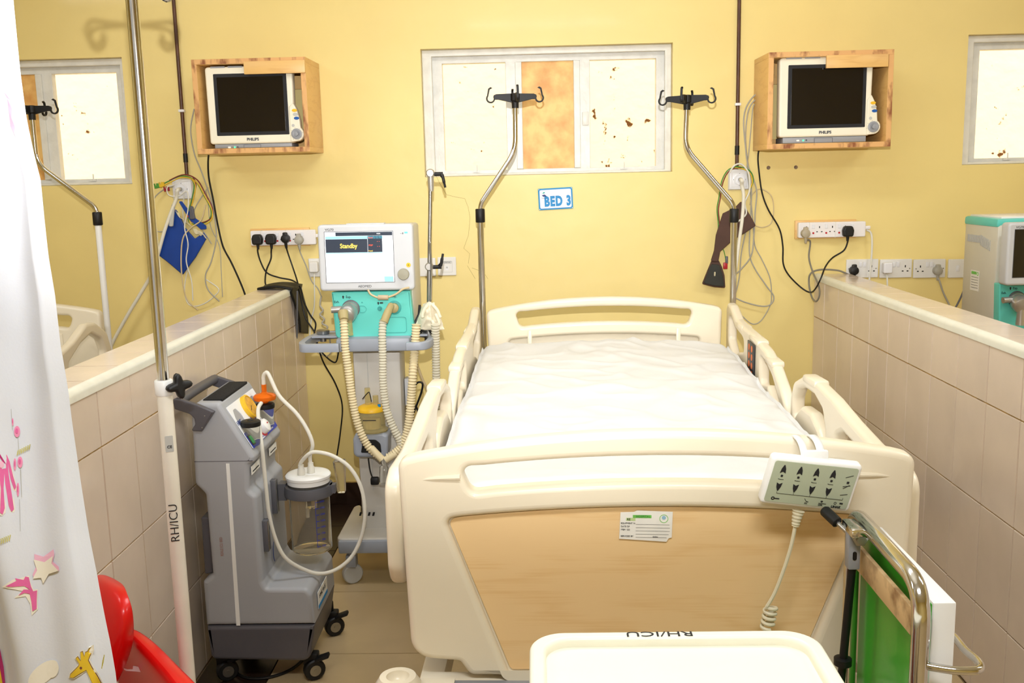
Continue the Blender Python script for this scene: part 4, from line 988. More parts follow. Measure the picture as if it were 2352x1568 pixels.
def exh_valve(e, X):
    Z = X @ Matrix.Translation((-.080, -.064, 0))
    obj('exhale_valve', MB().lathe([(.031, 0), (.032, .012), (.026, .014), (.026, .022), (.033, .024), (.034, .036), (.034, .056), (.030, .066), (.018, .072), (0, .073)], Z @ Matrix.Rotation(.30, 4, 'X') @ Matrix.Rotation(-.12, 4, 'Y'), 28), m_exh, e)
    obj('exhale_spout', MB().tube([Z @ Vector(p) for p in ((0, .003, .02), (-.045, .002, .026), (-.068, .001, .028))], [.0125, .0125, .0125], 16), m_exh, e)

# --- the one beside the bed
YV = -.95
v = empty('ventilator', (at(840, 1250, -.85).x, -.8, FZ)); tag(v, 'teal and grey ventilator on a column reading Standby left of the bed', 'ventilator')
c = at(840.5, 591.5, YV)
vent_head(v, wallM(c.x, c.z, YV, -.005), True)
ct = at(853, 669, YV+.02)
XV = wallM(ct.x, ct.z, YV+.02)
vent_body(v, XV)
exh_valve(v, XV)
# ferrite lead across the front
fp = [at(a, b, YV-.012) for a, b in ((845, 665), (852, 676), (870, 684), (880, 685), (892, 682), (910, 675), (925, 664), (940, 660))]
obj('screen_lead', MB().tube(catmull(fp, 6), .0038, 8), m_tan, v)
obj('ferrite', MB().tube([at(868, 683, YV-.014), at(892, 683, YV-.014)], .0095, 12), M('ferrite_tan', (190, 170, 140), .5), v, bev=.002)
# handle deck
def hz(px, py, Y): return at(px, py, Y).z
zd1, zd0 = hz(850, 772, -.93), hz(850, 803, -.93)
dx0, dx1 = at(765, 790, -.93).x, at(946, 790, -.93).x
obj('deck', MB().bx(dx0+.02, dx1, -.98, -.68, zd0, zd1), m_vgrey, v, bev=.01)
lx = at(697, 795, -.95).x; rx = at(992, 790, -.95).x
zh = (hz(740, 792, -.98)); 
def strip(pts, w, h, nm, mat, par):     # flat bar following a path in plan
    P = catmull(pts, 6); n = len(P); A = []; mb = MB(); vs = []
    for i in range(n):
        t = (P[min(i+1, n-1)]-P[max(i-1, 0)]).normalized(); s = Vector((-t.y, t.x, 0))
        vs += [P[i]+s*w/2-Vector((0, 0, h/2)), P[i]-s*w/2-Vector((0, 0, h/2)), P[i]-s*w/2+Vector((0, 0, h/2)), P[i]+s*w/2+Vector((0, 0, h/2))]
    fs = [(3, 2, 1, 0), tuple((n-1)*4+k for k in range(4))]
    for i in range(n-1):
        for k in range(4): fs.append((i*4+k, i*4+(k+1) % 4, i*4+4+(k+1) % 4, i*4+4+k))
    return obj(nm, mb.add(vs, fs), mat, par, bev=.006, smooth=50)
for s, x_in, x_out in ((-1, dx0+.04, lx), (1, dx1-.04, rx)):
    xe = at(778, 795, -1.05).x if s < 0 else at(932, 795, -1.05).x
    strip([(x_in, -.76, zh+.004), (x_out-s*.05, -.77, zh+.003), (x_out-s*.01, -.84, zh), (x_out-s*.006, -.98, zh), (x_out-s*.02, -1.035, zh), (x_out-s*.05, -1.045, zh), (xe, -1.045, zh)], .022, .030, 'handle', m_vgrey, v)
    obj('deck_plate', MB().bx(min(x_in, x_out-s*.02), max(x_in, x_out-s*.02), -.90, -.80, zh+.012, zh+.02), m_vgrey, v, bev=.003)
    cxx = at(742, 770, -.85).x if s < 0 else at(985, 770, -.85).x
    obj('arm_mount', MB().lathe([(.0, -.03), (.012, -.03), (.012, -.004), (.024, 0), (.026, .012), (.022, .016), (.012, .018), (0, .018)], Matrix.Translation((cxx, -.85, zh+.022)), 20), m_steel, v)
# column and foot
cx0, cx1 = at(817, 950, -.86).x, at(926, 950, -.86).x
obj('column', MB().hexa([(cx0+.006, -.87, .285), (cx1-.004, -.87, .285), (cx1-.004, -.74, .285), (cx0+.006, -.74, .285), (cx0, -.87, zd0+.002), (cx1, -.87, zd0+.002), (cx1, -.74, zd0+.002), (cx0, -.74, zd0+.002)]), m_column, v, bev=.012)
obj('column_groove', MB().bx(cx0+.055, cx0+.058, -.8715, -.869, .45, zd0-.02), m_lgrey, v)
bx0, bx1 = cx0-.16, cx1+.17
zf = .165; bx0 = at(772, 1255, -.99).x+.02
foot = fillet([(bx0-.02, -.985, .03), (bx1+.02, -.985, .03), (bx1+.02, -.60, .05), (cx1+.05, -.58, .03), (cx1+.03, -.70, .03), (cx0-.03, -.70, .03), (cx0-.05, -.58, .03), (bx0-.02, -.60, .05)], .03, 5)
plate('foot', foot, [], .052, .008, m_column, v, Matrix.Translation((0, 0, .268)))
obj('foot_front', MB().bx(bx0-.01, bx1+.01, -1.0, -.86, .238, .288), m_vgrey, v, bev=.006)
for k in range(4):
    a = at(828+10*k, 1180, -.872); obj('vent_slot', MB().hexa([(a.x-.006, -.8735, a.z-.007), (a.x+.002, -.8735, a.z-.007), (a.x+.002, -.868, a.z-.007), (a.x-.006, -.868, a.z-.007), (a.x-.002, -.8735, a.z+.007), (a.x+.006, -.8735, a.z+.007), (a.x+.006, -.868, a.z+.007), (a.x-.002, -.868, a.z+.007)]), m_black, v)
for (xx, yy) in ((bx0+.03, -.95), (bx1-.03, -.95), (bx0+.05, -.5), (bx1-.05, -.5)):
    w_ = obj('caster', MB().lathe([(0, -.014), (.036, -.014), (.04, -.010), (.04, .010), (.036, .014), (0, .014)], Matrix.Translation((xx, yy, .14)) @ Matrix.Rotation(PI/2, 4, 'X') @ Matrix.Rotation(.5, 4, 'Y') @ Matrix.Scale(1.0, 4), 20), m_lgrey, v)
    obj('caster_fork', MB().box((xx, yy, .195), (.040, .045, .05)).tube([(xx, yy, .21), (xx, yy, .25)], .016, 12), m_vgrey, w_, bev=.006)
# hidden-side gas parts: socket panel on the column edge
a = at(938, 900, -.8); obj('side_socket', MB().box((a.x, -.78, a.z), (.028, .05, .11)), m_vshell, v, bev=.004)
# humidifier with its yellow-topped chamber
hc = at(857, 1018, -.93)
hm = empty('humidifier', (hc.x, -.93, hc.z-.05)); tag(hm, 'grey heated humidifier with yellow-topped water chamber on the ventilator column', 'humidifier')
hw = .068
plate('base_unit', fillet([(-hw, -.040, .02), (hw-.006, -.044, .022), (hw, .045, .012), (hw-.02, .055, .012), (-hw+.012, .055, .012), (-hw, .03, .012)], .015), [], .10, .012, m_vgrey, hm, wallM(hc.x, hc.z, -.935))
plate('control_face', fillet([(-.040, -.022), (.038, -.024), (.036, .012, .02), (.018, .028, .015), (-.030, .028, .012)], .004), [], .003, .001, m_black, hm, wallM(hc.x+.002, hc.z+.002, -.986))
obj('dial', MB().lathe([(.014, 0), (.014, .008), (.008, .012), (0, .012)], wallM(hc.x+.004, hc.z-.006, -.987), 18), m_vshell, hm)
text('lettering', 'ICU', .009, m_white, hm, wallM(hc.x-.006, hc.z+.017, -.988))
cc = (hc.x+.002, -.945)
m_chamber = M('chamber_plastic', (240, 226, 170), .1, trans=.75, ior=1.2)
zt = hc.z+.056
obj('chamber', MB().lathe([(.0, .0), (.060, .0), (.062, .006), (.052, .012), (.050, .075), (.050, .08)], Matrix.Translation((cc[0], cc[1], zt)), 28), m_chamber, hm)
obj('chamber_lid', MB().lathe([(.050, .076), (.054, .078), (.054, .086), (.048, .094), (.036, .100), (0, .102)], Matrix.Translation((cc[0], cc[1], zt)), 28), m_yellow, hm)
obj('chamber_float', MB().lathe([(0, .01), (.028, .01), (.028, .05), (0, .05)], Matrix.Translation((cc[0], cc[1], zt)), 20), m_hosec, hm)
plate('level_mark', rect(.05, .0035), [], .0006, 0, m_ink, hm, wallM(cc[0], zt+.052, -1.0))
for dx, h, r in ((-.012, .165, .0105), (.018, .135, .0105)):
    obj('chamber_port', MB().tube([(cc[0]+dx, cc[1], zt+.098), (cc[0]+dx, cc[1], zt+h)], r, 14), m_chamber, hm)
obj('blue_cap', MB().lathe([(.006, 0), (.006, .010), (0, .011)], Matrix.Translation((cc[0]+.034, cc[1]-.02, zt+.096)), 10), m_blue_ink, hm)
obj('probe_wire', MB().tube(catmull([(cc[0]-.03, cc[1]-.01, zt+.125), (cc[0]-.012, cc[1]-.012, zt+.145), (cc[0]-.002, cc[1]-.014, zt+.15), (cc[0]+.004, cc[1]-.014, zt+.115)], 6), .002, 6), m_rubber, hm)
pz = [at(a, b, -.97) for a, b in ((846, 1052), (850, 1080), (856, 1098))]
obj('plug_lead', MB().tube(catmull(pz, 5), .0028, 7), m_rubber, hm)
a = at(861, 1102, -.97); obj('hanging_plug', MB().box((a.x, -.97, a.z-.003), (.032, .024, .03)), m_rubber, hm, bev=.006)
# breathing hoses
YH = -1.04
def hose(pts, label, r=.0138, mat=m_hosec):
    return tag(obj('breathing_hose', corrugated([at(p[0], p[1], p[2] if len(p) > 2 else YH) for p in pts], r), mat), label, 'hose', 'corrugated breathing hoses')
a_ = at(785, 712, -1.02)
hose([(788, 722, -1.03), (791, 760), (793, 800), (800, 850), (807, 900), (818, 960), (832, 1000), (850, 1030), (868, 1046)], 'cream breathing hose from the exhale valve to the Y piece')
hose([(880, 735, -1.03), (878, 770), (879, 820), (880, 880), (888, 940), (905, 985), (918, 1010), (925, 1040)], 'clear breathing hose from the inhale port towards the humidifier', .0135, m_clearpc)
hose([(956, 745, -1.0), (953, 800, -1.0), (948, 860), (944, 920), (938, 980), (925, 1020), (905, 1042), (892, 1050)], 'yellowed breathing hose from the support arm to the Y piece', .0150)
hose([(1000, 745, -.95), (1001, 800, -.93), (1002, 860, -.92), (1003, 915, -.9), (1003, 980, -.9)], 'breathing hose hanging straight down from the support arm', .0145, m_clearpc)
e = empty('hose_fittings', tuple(at(788, 720, -1.03))); tag(e, 'olive cuffs joining the hoses to the ventilator ports', 'fitting')
e.name = 'hose_cuff'; e['label'] = 'olive rubber elbow on the ventilator inhale port'
pts = [at(898, 702, YV-.02), at(893, 712, -1.0), at(886, 728, -1.025), at(882, 740, -1.035)]
obj('elbow', MB().tube(catmull(pts, 5), [.013]*6+[.0145]*10, 16), m_olive, e)
a0, a1 = at(788, 716, -1.022), at(790, 734, -1.042)
tag(obj('exhale_cuff', MB().tube([a0, a0.lerp(a1, .5), a1], [.019, .018, .016], 16), m_olive), 'olive cuff on the exhale valve of the ventilator', 'fitting')
a0 = at(796, 742, -1.03)
tag(obj('water_trap', MB().tube([at(803, 735, -1.0), at(806, 770, -1.0)], .009, 12), m_chamber), 'small clear yellow water trap under the exhale valve', 'water trap')
# Y piece
e = empty('breathing_y_piece', tuple(at(882, 1110, YH))); tag(e, 'clear Y piece where the two hoses meet', 'Y piece')
obj('left_branch', MB().tube(catmull([at(852, 1028, YH-.004), at(866, 1043, YH-.004), at(878, 1055, YH-.004)], 4), .0135, 14), m_hosec, e)
obj('right_branch', MB().tube(catmull([at(912, 1040, YH-.004), at(898, 1048, YH-.004), at(886, 1056, YH-.004)], 4), .0135, 14), m_hosec, e)
obj('stem', MB().tube([at(881, 1056, YH), at(882, 1068, YH), at(882, 1072, YH), at(882, 1110, YH)], [.009, .0105, .0165, .0175], 18), m_clear, e)
# support arm with lever clamps, glove and hose clip
YA = -.86
e = empty('support_arm', tuple(at(984, 770, YA))); tag(e, 'silver jointed hose support arm rising beside the ventilator screen', 'support arm')
lo, mid, hi = at(984, 745, YA), at(986, 612, YA), at(989, 405, YA)
obj('lower_rod', MB().tube([lo-Vector((0, 0, .04)), mid], .0088, 14), m_steel, e)
obj('upper_rod', MB().tube([mid, hi], .0072, 14), m_steel, e)
obj('rod_socket', MB().tube([hi-Vector((0, 0, .055)), hi-Vector((0, 0, .04)), hi+Vector((0, 0, .01))], [.009, .0105, .0125], 14), m_exh, e)
obj('top_joint', MB().lathe([(0, -.014), (.012, -.014), (.016, -.008), (.016, .008), (.012, .014), (0, .014)], Matrix.Translation(hi+Vector((0, 0, .012))) @ Matrix.Rotation(PI/2, 4, 'X'), 18), m_exh, e)
obj('middle_joint', MB().lathe([(0, -.014), (.012, -.014), (.016, -.008), (.016, .008), (.012, .014), (0, .014)], Matrix.Translation(mid) @ Matrix.Rotation(PI/2, 4, 'X'), 18), m_exh, e)
def lever(p, up):
    s = 1 if up else -1
    obj('lever_hub', MB().tube([p+Vector((.014, 0, 0)), p+Vector((.046, 0, 0))], .0075, 12), m_black, e)
    pts = [p+Vector((.038, 0, .002)), p+Vector((.046, -.004, s*.012)), p+Vector((.05, -.006, s*.03)), p+Vector((.054, -.004, s*.05))]
    obj('lever', MB().tube(catmull(pts, 4), [.0075]*4+[.006]*5+[.0045]*4, 10), m_black, e)
lever(hi+Vector((0, 0, .008)), False); lever(mid+Vector((0, -.0, -.002)), True)
gp = [at(a, b, YA-.012) for a, b in ((987, 555), (990, 600), (990, 640), (989, 690))]
obj('gooseneck', MB().tube(catmull(gp, 30), [.0042+(.0007 if i % 2 else 0) for i in range(91)], 8), m_steel, e)
obj('clamp_collar', MB().tube([lo-Vector((0, 0, .07)), lo-Vector((0, 0, .005))], .017, 14), m_steel, e)
cb = at(980, 752, YA-.02)
for dx in (-.034, .028):
    arc = [cb+Vector((dx+.017*math.cos(t), -.01, -.004+.017*math.sin(t))) for t in [math.radians(170+200*k/10) for k in range(11)]]
    obj('hose_clip', MB().tube([arc[0]+Vector((-.002, 0, .022))]+arc+[arc[-1]+Vector((.002, 0, .02))], .0048, 8), m_black, e)
obj('clip_bar', MB().tube([cb+Vector((-.02, -.01, -.004)), cb+Vector((0, -.01, .012)), cb+Vector((.016, -.01, -.004))], .0055, 8), m_black, e)
obj('clip_upright', MB().tube([cb+Vector((-.045, -.008, .015)), at(962, 722, YA-.02), at(964, 700, YA-.02)], .005, 8), m_black, e)
# latex glove slung over the arm
g = empty('latex_glove', tuple(at(985, 750, YA-.03))); tag(g, 'crumpled cream latex glove slung over the support arm', 'glove')
def gl(px, py, r): p = at(px, py, YA-.035); return p, r
def gfn(a, b):
    px = 957+58*a; py = 690+66*b
    top = 1-abs(a-.5)*1.1*(1-b)
    p = at(975+(px-985)*(.45+.75*b)+10, py+(14*abs(a-.55) if b < .2 else 0), YA-.03)
    bul = math.sin(PI*a)*.028*(.6+.6*math.sin(PI*min(1, b+.1)))
    fold = noise.noise(Vector((a*6, b*5, 1)))*.010+noise.noise(Vector((a*14, b*9, 4)))*.004
    return Vector((p.x+fold*.5, p.y-bul-fold, p.z+fold*.5))
o = obj('palm', MB().grid(gfn, 24, 20), m_glove, g, smooth=80); md = o.modifiers.new('s', 'SOLIDIFY'); md.thickness = .003
for pts, r in (([(982, 700), (974, 712), (970, 724), (972, 730)], .0065), ([(992, 698), (1004, 712), (1009, 724), (1012, 730)], .0068), ([(1000, 720), (1008, 738), (1007, 750)], .0068), ([(992, 735), (1000, 752), (1000, 760)], .0068)):
    P = catmull([at(a, b, YA-.062) for a, b in pts], 5); n = len(P)
    obj('finger', MB().tube(P, [r*(.75 if i == 0 else 1) if i < n-2 else r*(.8 if i == n-2 else .35) for i in range(n)], 10), m_glove, g)
# loose leads behind the column
for lb, pts, Y, r, mm in (('black lead looping beside the ventilator column', [(926, 1000), (945, 960), (955, 935), (968, 900), (970, 880), (957, 880), (945, 905), (938, 930), (930, 965), (938, 1000), (950, 1010), (955, 985), (935, 970)], -.72, .0042, m_rubber),
                          ('black lead coiled low behind the ventilator hoses', [(905, 985), (925, 985), (940, 975), (960, 955), (955, 930)], -.7, .004, m_rubber),
                          ('tan tube leaning on the wall behind the ventilator', [(955, 830, -.3), (970, 870, -.3), (985, 905, -.3), (1010, 1000, -.3), (1040, 1130, -.3), (1050, 1240, -.3)], -.3, .006, m_tan),
                          ('coiled pale lead between the power strip and the ventilator', [(738, 680), (735, 700), (742, 712), (735, 722), (745, 732), (740, 742), (752, 750), (748, 762), (756, 772), (760, 800)], -.3, .004, m_lgcord)):
    tag(obj('loose_lead', MB().tube(pathpx(pts, Y), r, 8), mm), lb, 'cable', 'loose leads round the ventilator')

# --- the one in the next bay, turned and seen past the right partition
YW = -.62
v2 = empty('ventilator', (2.1, -.5, FZ)); tag(v2, 'teal and beige ventilator with dark screen beyond the right partition', 'ventilator')
pc = at(2297, 575, YW); 
RW = Matrix.Rotation(math.radians(14), 4, 'Y')
X2 = wallM(pc.x+.168, pc.z-.01, YW-.06, math.radians(0)) @ Matrix.Rotation(math.radians(5), 4, 'Y')
vent_head(v2, X2, False)
pb = at(2292, 650, YW+.02)
XB = wallM(pb.x+.147, pb.z, YW+.0, 0) @ Matrix.Rotation(math.radians(1.5), 4, 'Y')
W2, H2, D2 = .30, .20, .42
fr2 = vent_body(v2, XB, .302, .19, .34)
exh_valve(v2, XB @ Matrix.Translation((.0, 0, .0)))
obj('trap_neck', MB().tube([XB @ Vector((-.085, -.075, .05)), XB @ Vector((-.085, -.12, .05)), XB @ Vector((-.085, -.16, .05))], [.016, .0155, .018], 16), m_exh, v2)
lid = obj('top_cover', MB().hexa([XB @ Vector(p) for p in ((-.152, .22, -.34), (.15, .22, -.34), (.15, .22, -.05), (-.152, .22, -.05), (-.15, .255, -.34), (.15, .255, -.34), (.15, .255, -.05), (-.15, .255, -.05))]), m_teal, v2, bev=.01)
obj('top_panel', MB().hexa([XB @ Vector(p) for p in ((-.13, .252, -.33), (.14, .252, -.33), (.14, .252, -.06), (-.13, .252, -.06), (-.13, .262, -.33), (.14, .262, -.33), (.14, .262, -.06), (-.13, .262, -.06))]), m_white, v2, bev=.003)
for k in range(16):
    obj('vent_slot', MB().box(tuple(XB @ Vector((-.1475, .165-.003*(k > 8)*(k-8), -.30+.013*k))), (.006, .004, .03+.012*(k > 8))), m_lgrey, v2)
XS = XB @ Matrix.Translation((-.1478, -.01, -.22)) @ Matrix.Rotation(-PI/2, 4, 'Y')
stk = plate('side_sticker', rect(.075, .085), [], .001, 0, m_paper, v2, XS)
plate('green_band', rect(.045, .012, 0, -.008, .032), [], .0008, 0, m_green, stk, XS @ Matrix.Translation((0, 0, .0008)))
plate('crest', disc(.008, 14, .026, .03), [disc(.0055, 14, .026, .03)], .0008, 0, m_green, stk, XS @ Matrix.Translation((0, 0, .0008)))
for k in range(5): plate('rule', rect(.06, .0014, 0, 0, .014-.011*k), [], .0008, 0, m_ink, stk, XS @ Matrix.Translation((0, 0, .0008)))
obj('column', MB().bx(pb.x+.10, pb.x+.22, -.5, -.38, .22, pb.z-.18), m_column, v2, bev=.01)
obj('foot', MB().bx(pb.x-.05, pb.x+.37, -.70, -.2, .16, .22), m_column, v2, bev=.02)
for (xx, yy) in ((pb.x, -.65), (pb.x+.32, -.65), (pb.x, -.25), (pb.x+.32, -.25)):
    obj('caster', MB().lathe([(0, -.015), (.03, -.015), (.03, .015), (0, .015)], Matrix.Translation((xx, yy, .13)) @ Matrix.Rotation(PI/2, 4, 'X'), 16), m_dgrey, v2)
# ------------------------------------------------------------------ suction machine
m_sgrey = M('suction_grey', (166, 168, 174), .38, var=.03, vscale=5, coat=.1)
m_sdark = M('suction_dark', (88, 86, 92), .42, var=.05, vscale=6)
m_pad = M('black_foam', (30, 29, 29), .95, var=.4, vscale=120, bump=.3, bscale=200)
m_pwhite = M('panel_white', (244, 246, 250), .35); m_pblue = M('panel_blue', (24, 52, 176), .35, var=.05)
m_jar = M('jar_polycarbonate', (244, 240, 228), .05, trans=.94, ior=1.18)
m_sil = M('silicone_tube', (238, 234, 222), .3, trans=.25, ior=1.2, sss=.1)
m_orangef = M('orange_filter', (240, 120, 30), .2, trans=.3, ior=1.2)
YN, YF = -1.75, -1.43
YC = (YN+YF)/2; TH = YF-YN
sm = empty('suction_machine', (-.87, YC, FZ)); tag(sm, 'grey suction machine on casters with a clear jar beside the left partition', 'suction machine')
def near(pts, Y=YN): return [(at(p[0], p[1], Y).x, at(p[0], p[1], Y).z)+tuple(p[2:]) for p in pts]
prof = near([(473, 1437, 0), (465, 1336, .012), (487, 1320, .006), (471, 1136, .02), (447, 1112, .02), (438, 960, .02), (444, 925, .02), (503, 925, .016), (584, 1050, .012), (582, 1062, .006), (571, 1068, .004), (571, 1126, .02), (589, 1140, .02), (603, 1336, .01), (612, 1351, .014), (704, 1351, .03), (716, 1366, .02), (722, 1434, 0)])
body = plate('body', fillet(prof, .01, 6), [], TH, .014, m_sgrey, sm, wallM(0, 0, YC), res=4)
base = plate('base', fillet(near([(474, 1438, .004), (485, 1515, .02), (712, 1519, .03), (722, 1436, .004)]), .01, 5), [], TH+.002, .012, m_sdark, sm, wallM(0, 0, YC), res=4)
a, b = at(443, 1060, YN), at(583, 1060, YN)
obj('seam', MB().bx(a.x+.004, b.x-.004, YN-.0006, YN+.003, a.z-.0008, a.z+.0008), m_sdark, body)
s0 = [at(p[0], p[1], YN) for p in ((519, 1064), (527, 1064), (552, 1436), (543, 1436))]
plate('tape_strip', [(p.x, p.z) for p in s0], [], .0012, 0, m_white, body, wallM(0, 0, YN-.0004))
a = at(509, 1255, YN); text('lettering', 'REALE ICU BED', .0125, M('faded_red_ink', (160, 130, 122), .6), body, wallM(a.x, a.z, YN-.0004, PI/2), sx=.72, bold=.0002)
# rear pocket
pk = near([(459, 1190, .004), (484, 1192, .004), (487, 1318, .004), (468, 1322, .006)], YN+.02)
plate('rear_pocket', fillet(pk, .004, 3), [], .2, .004, m_sdark, sm, wallM(0, 0, YN+.13))
# black foam pad on the top
tz = at(470, 925, YN).z
p0 = atz(457, 925, tz); p1 = atz(512, 925, tz)
obj('top_pad', MB().hexa([(p0.x+.002, YN+.03, tz-.004), (p1.x-.012, YN+.03, tz-.004), (p1.x-.012, YF-.03, tz-.004), (p0.x+.002, YF-.03, tz-.004), (p0.x+.002, YN+.03, tz+.004), (p1.x-.012, YN+.03, tz+.004), (p1.x-.012, YF-.03, tz+.004), (p0.x+.002, YF-.03, tz+.004)]), m_pad, sm, bev=.002)
# push handle
br = near([(396, 914, .006), (418, 917, .02), (455, 929, .004), (493, 945, .003), (464, 990, .003), (439, 989, .004), (449, 974, .01), (447, 960, .01), (436, 950, .012), (402, 939, .006)], YN-.012)
hd = plate('handle_bracket', fillet(br, .004, 4), [], .018, .004, m_sdark, sm, wallM(0, 0, YN-.008))
plate('handle_bracket', fillet(br, .004, 4), [], .018, .004, m_sdark, sm, wallM(0, 0, YF+.008))
hx = br[0][0]+.016; hz_ = br[0][1]-.014
obj('handle_bar', MB().tube(catmull([(hx, YN-.012, hz_), (hx-.0, YN+.03, hz_+.002), (hx, YC, hz_+.004), (hx, YF-.03, hz_+.002), (hx, YF+.012, hz_)], 4), .015, 12), m_sdark, sm)
for t in ((470, 955), (464, 982)):
    q = at(t[0], t[1], YN-.018); obj('rivet', MB().lathe([(.002, 0), (.002, .001), (0, .0015)], wallM(q.x, q.z, YN-.017), 8), m_steel, hd)
# sloping control panel
S0, S1 = at(505, 930, YN), at(583, 1047, YN)
d = (S1-S0); Ld = d.length; d.normalize(); ny = -d; nx = Vector((0, 1, 0)); nz = nx.cross(ny)
org = Vector(((S0.x+S1.x)/2, YC, (S0.z+S1.z)/2))+nz*.0025
XP = Matrix(((nx.x, ny.x, nz.x, org.x), (nx.y, ny.y, nz.y, org.y), (nx.z, ny.z, nz.z, org.z), (0, 0, 0, 1)))
pw, ph = TH-.045, Ld-.035
wells = [fillet([(-.126, -.052, .01), (-.066, -.052, .01), (-.066, .03, .02), (-.082, .056, .012), (-.108, .056, .012), (-.126, .03, .02)], .01, 4), fillet([(.055, -.052, .01), (.115, -.052, .01), (.115, .03, .02), (.098, .056, .012), (.072, .056, .012), (.055, .03, .02)], .01, 4)]
cp = plate('control_panel', rect(pw, ph, .004), wells, .003, .0005, m_pwhite, sm, XP)
Z = XP @ Matrix.Translation((0, 0, .0017))
plate('blue_field', fillet([(-pw/2, -ph/2), (pw/2, -ph/2), (pw/2, -.005), (.118, -.005), (.118, -.054), (.052, -.054), (.052, -.03), (.03, .012), (-.02, .012), (-.042, -.03), (-.042, -.054), (-.108, -.054), (-.108, -.02), (-pw/2, -.02)], .002, 2), [], .0006, 0, m_pblue, cp, Z)
for wl_ in wells: plate('well_floor', wl_, [], .002, 0, m_sgrey, cp, XP @ Matrix.Translation((0, 0, -.0012)))
text('lettering', 'HWC', .021, m_navy, cp, Z @ Matrix.Translation((-.118, .014, .0004)), sx=.8)
text('lettering', 'PLUS', .015, m_grey, cp, Z @ Matrix.Translation((-.118, -.004, .0004)), sx=.8)
text('lettering', 'SUCTION UNIT', .0085, m_white, cp, Z @ Matrix.Translation((.068, -.066, .0004)))
plate('label_strip', rect(.06, .012, .002, -.015, -.066), [], .0008, 0, m_white, cp, Z @ Matrix.Translation((0, 0, .0003)))
text('lettering', '-( ON )-( OFF )-', .008, m_pblue, cp, Z @ Matrix.Translation((-.015, -.066, .0008)))
sw = plate('rocker_switch', rect(.021, .034, .002, -.119, -.048), [], .006, .001, m_black, cp, Z)
plate('rocker', rect(.015, .026, .001, -.119, -.048), [], .006, .001, M('green_rocker', (20, 150, 70), .3, emit=.25), sw, Z @ Matrix.Translation((0, 0, .003)))
g = obj('gauge', MB().lathe([(.040, 0), (.040, .012), (.034, .014), (.033, .011), (0, .011)], Z @ Matrix.Translation((.006, .034, 0)), 28), m_yellow, cp)
obj('gauge_face', MB().lathe([(.032, 0), (.032, .001), (0, .001)], Z @ Matrix.Translation((.006, .034, .0115)), 24), M('gauge_amber', (236, 184, 80), .3, var=.2, vscale=60), g)
obj('gauge_needle', MB().tube([Z @ Vector((.006, .034, .0135)), Z @ Vector((-.012, .022, .0135))], .001, 5), m_ink, g)
kn = obj('regulator_knob', MB().lathe([(.024, 0), (.024, .010), (.021, .022), (.014, .026), (0, .026)], Z @ Matrix.Translation((.006, -.042, 0)), 24), m_white, cp)
plate('knob_mark', [(-.006, .002), (.006, .002), (.004, .006), (-.004, .006)], [], .001, 0, m_red, kn, Z @ Matrix.Translation((.006, -.042, .0265)))
obj('knob_collar', MB().lathe([(.03, 0), (.03, .003), (0, .003)], Z @ Matrix.Translation((.006, -.042, 0)), 24), M('red_ring', (200, 40, 60), .4), cp)
for cxp, cyp in ((-.108, -.022), (.080, -.010)):
    q = Z @ Vector((cxp, cyp, .012))
    j = obj('filter_canister', MB().lathe([(0, -.06), (.022, -.06), (.025, -.055), (.027, -.01), (.027, -.0)], Matrix.Translation(q+Vector((.002, 0, .012))), 22), m_jar, sm)
    obj('canister_cap', MB().lathe([(.029, 0), (.030, .004), (.030, .014), (.026, .017), (.01, .017), (.008, .014), (0, .014)], Matrix.Translation(q+Vector((.002, 0, .012))), 22), m_rubber, j)
    if cxp > 0: q2 = q+Vector((.002, 0, .03))
of = empty('bacterial_filter', tuple(q2)); tag(of, 'orange disc filter on top of the suction machine canister', 'filter')
obj('disc', MB().lathe([(.010, 0), (.012, .004), (.034, .010), (.036, .016), (.036, .022), (.030, .028), (.012, .032), (.008, .036), (.008, .06), (0, .06)], Matrix.Translation(q2), 24), m_orangef, of)
# front labels and jar rails
xa = at(575, 1100, YN).x+.0015
for (u0, vt, vb, u1, mm) in ((572, 1077, 1097, 596, m_paper), (618, 1030, 1048, 634, m_paper)):
    pt, pb_, pr_ = atx(u0, vt, xa), atx(u0, vb, xa), atx(u1, (vt+vb)/2-20, xa)
    ya_, yb_ = max(YN+.012, pt.y), min(YF-.012, pr_.y)
    o = obj('front_label', MB().bx(xa-.001, xa+.001, ya_, yb_, pb_.z, pt.z), mm, body)
    obj('label_line', MB().bx(xa+.0006, xa+.0014, ya_+.01, yb_-.01, pb_.z+.006, pb_.z+.010), m_ink, o)
xf = at(596, 1240, YN).x
for yy, z0, z1 in ((YN+.05, .53, .63), (YN+.17, .61, .72)):
    o = obj('jar_rail', MB().bx(xf-.004, xf+.016, yy-.014, yy+.014, z0, z1), m_dgrey, sm, bev=.002)
    obj('rail_edge', MB().bx(xf+.0155, xf+.018, yy-.012, yy-.006, z0+.003, z1-.003), m_steel, o)
xs_ = at(721, 1400, YN).x
stq = obj('front_sticker', MB().bx(xs_-.0005, xs_+.0012, YN+.06, YN+.19, .33, .385), m_paper, body)
obj('sticker_band', MB().bx(xs_+.0008, xs_+.0016, YN+.06, YN+.19, .33, .342), m_blue_ink, stq)
text('lettering', 'HWC PLUS', .02, m_ink, stq, Matrix(((0, 0, 1, xs_+.0014), (1, 0, 0, YN+.12), (0, 1, 0, .365), (0, 0, 0, 1))), sx=.9)
text('lettering', '(', .07, m_navy, body, Matrix(((0, 0, 1, xf+.006), (1, 0, 0, YN+.12), (0, 1, 0, .50), (0, 0, 0, 1))))
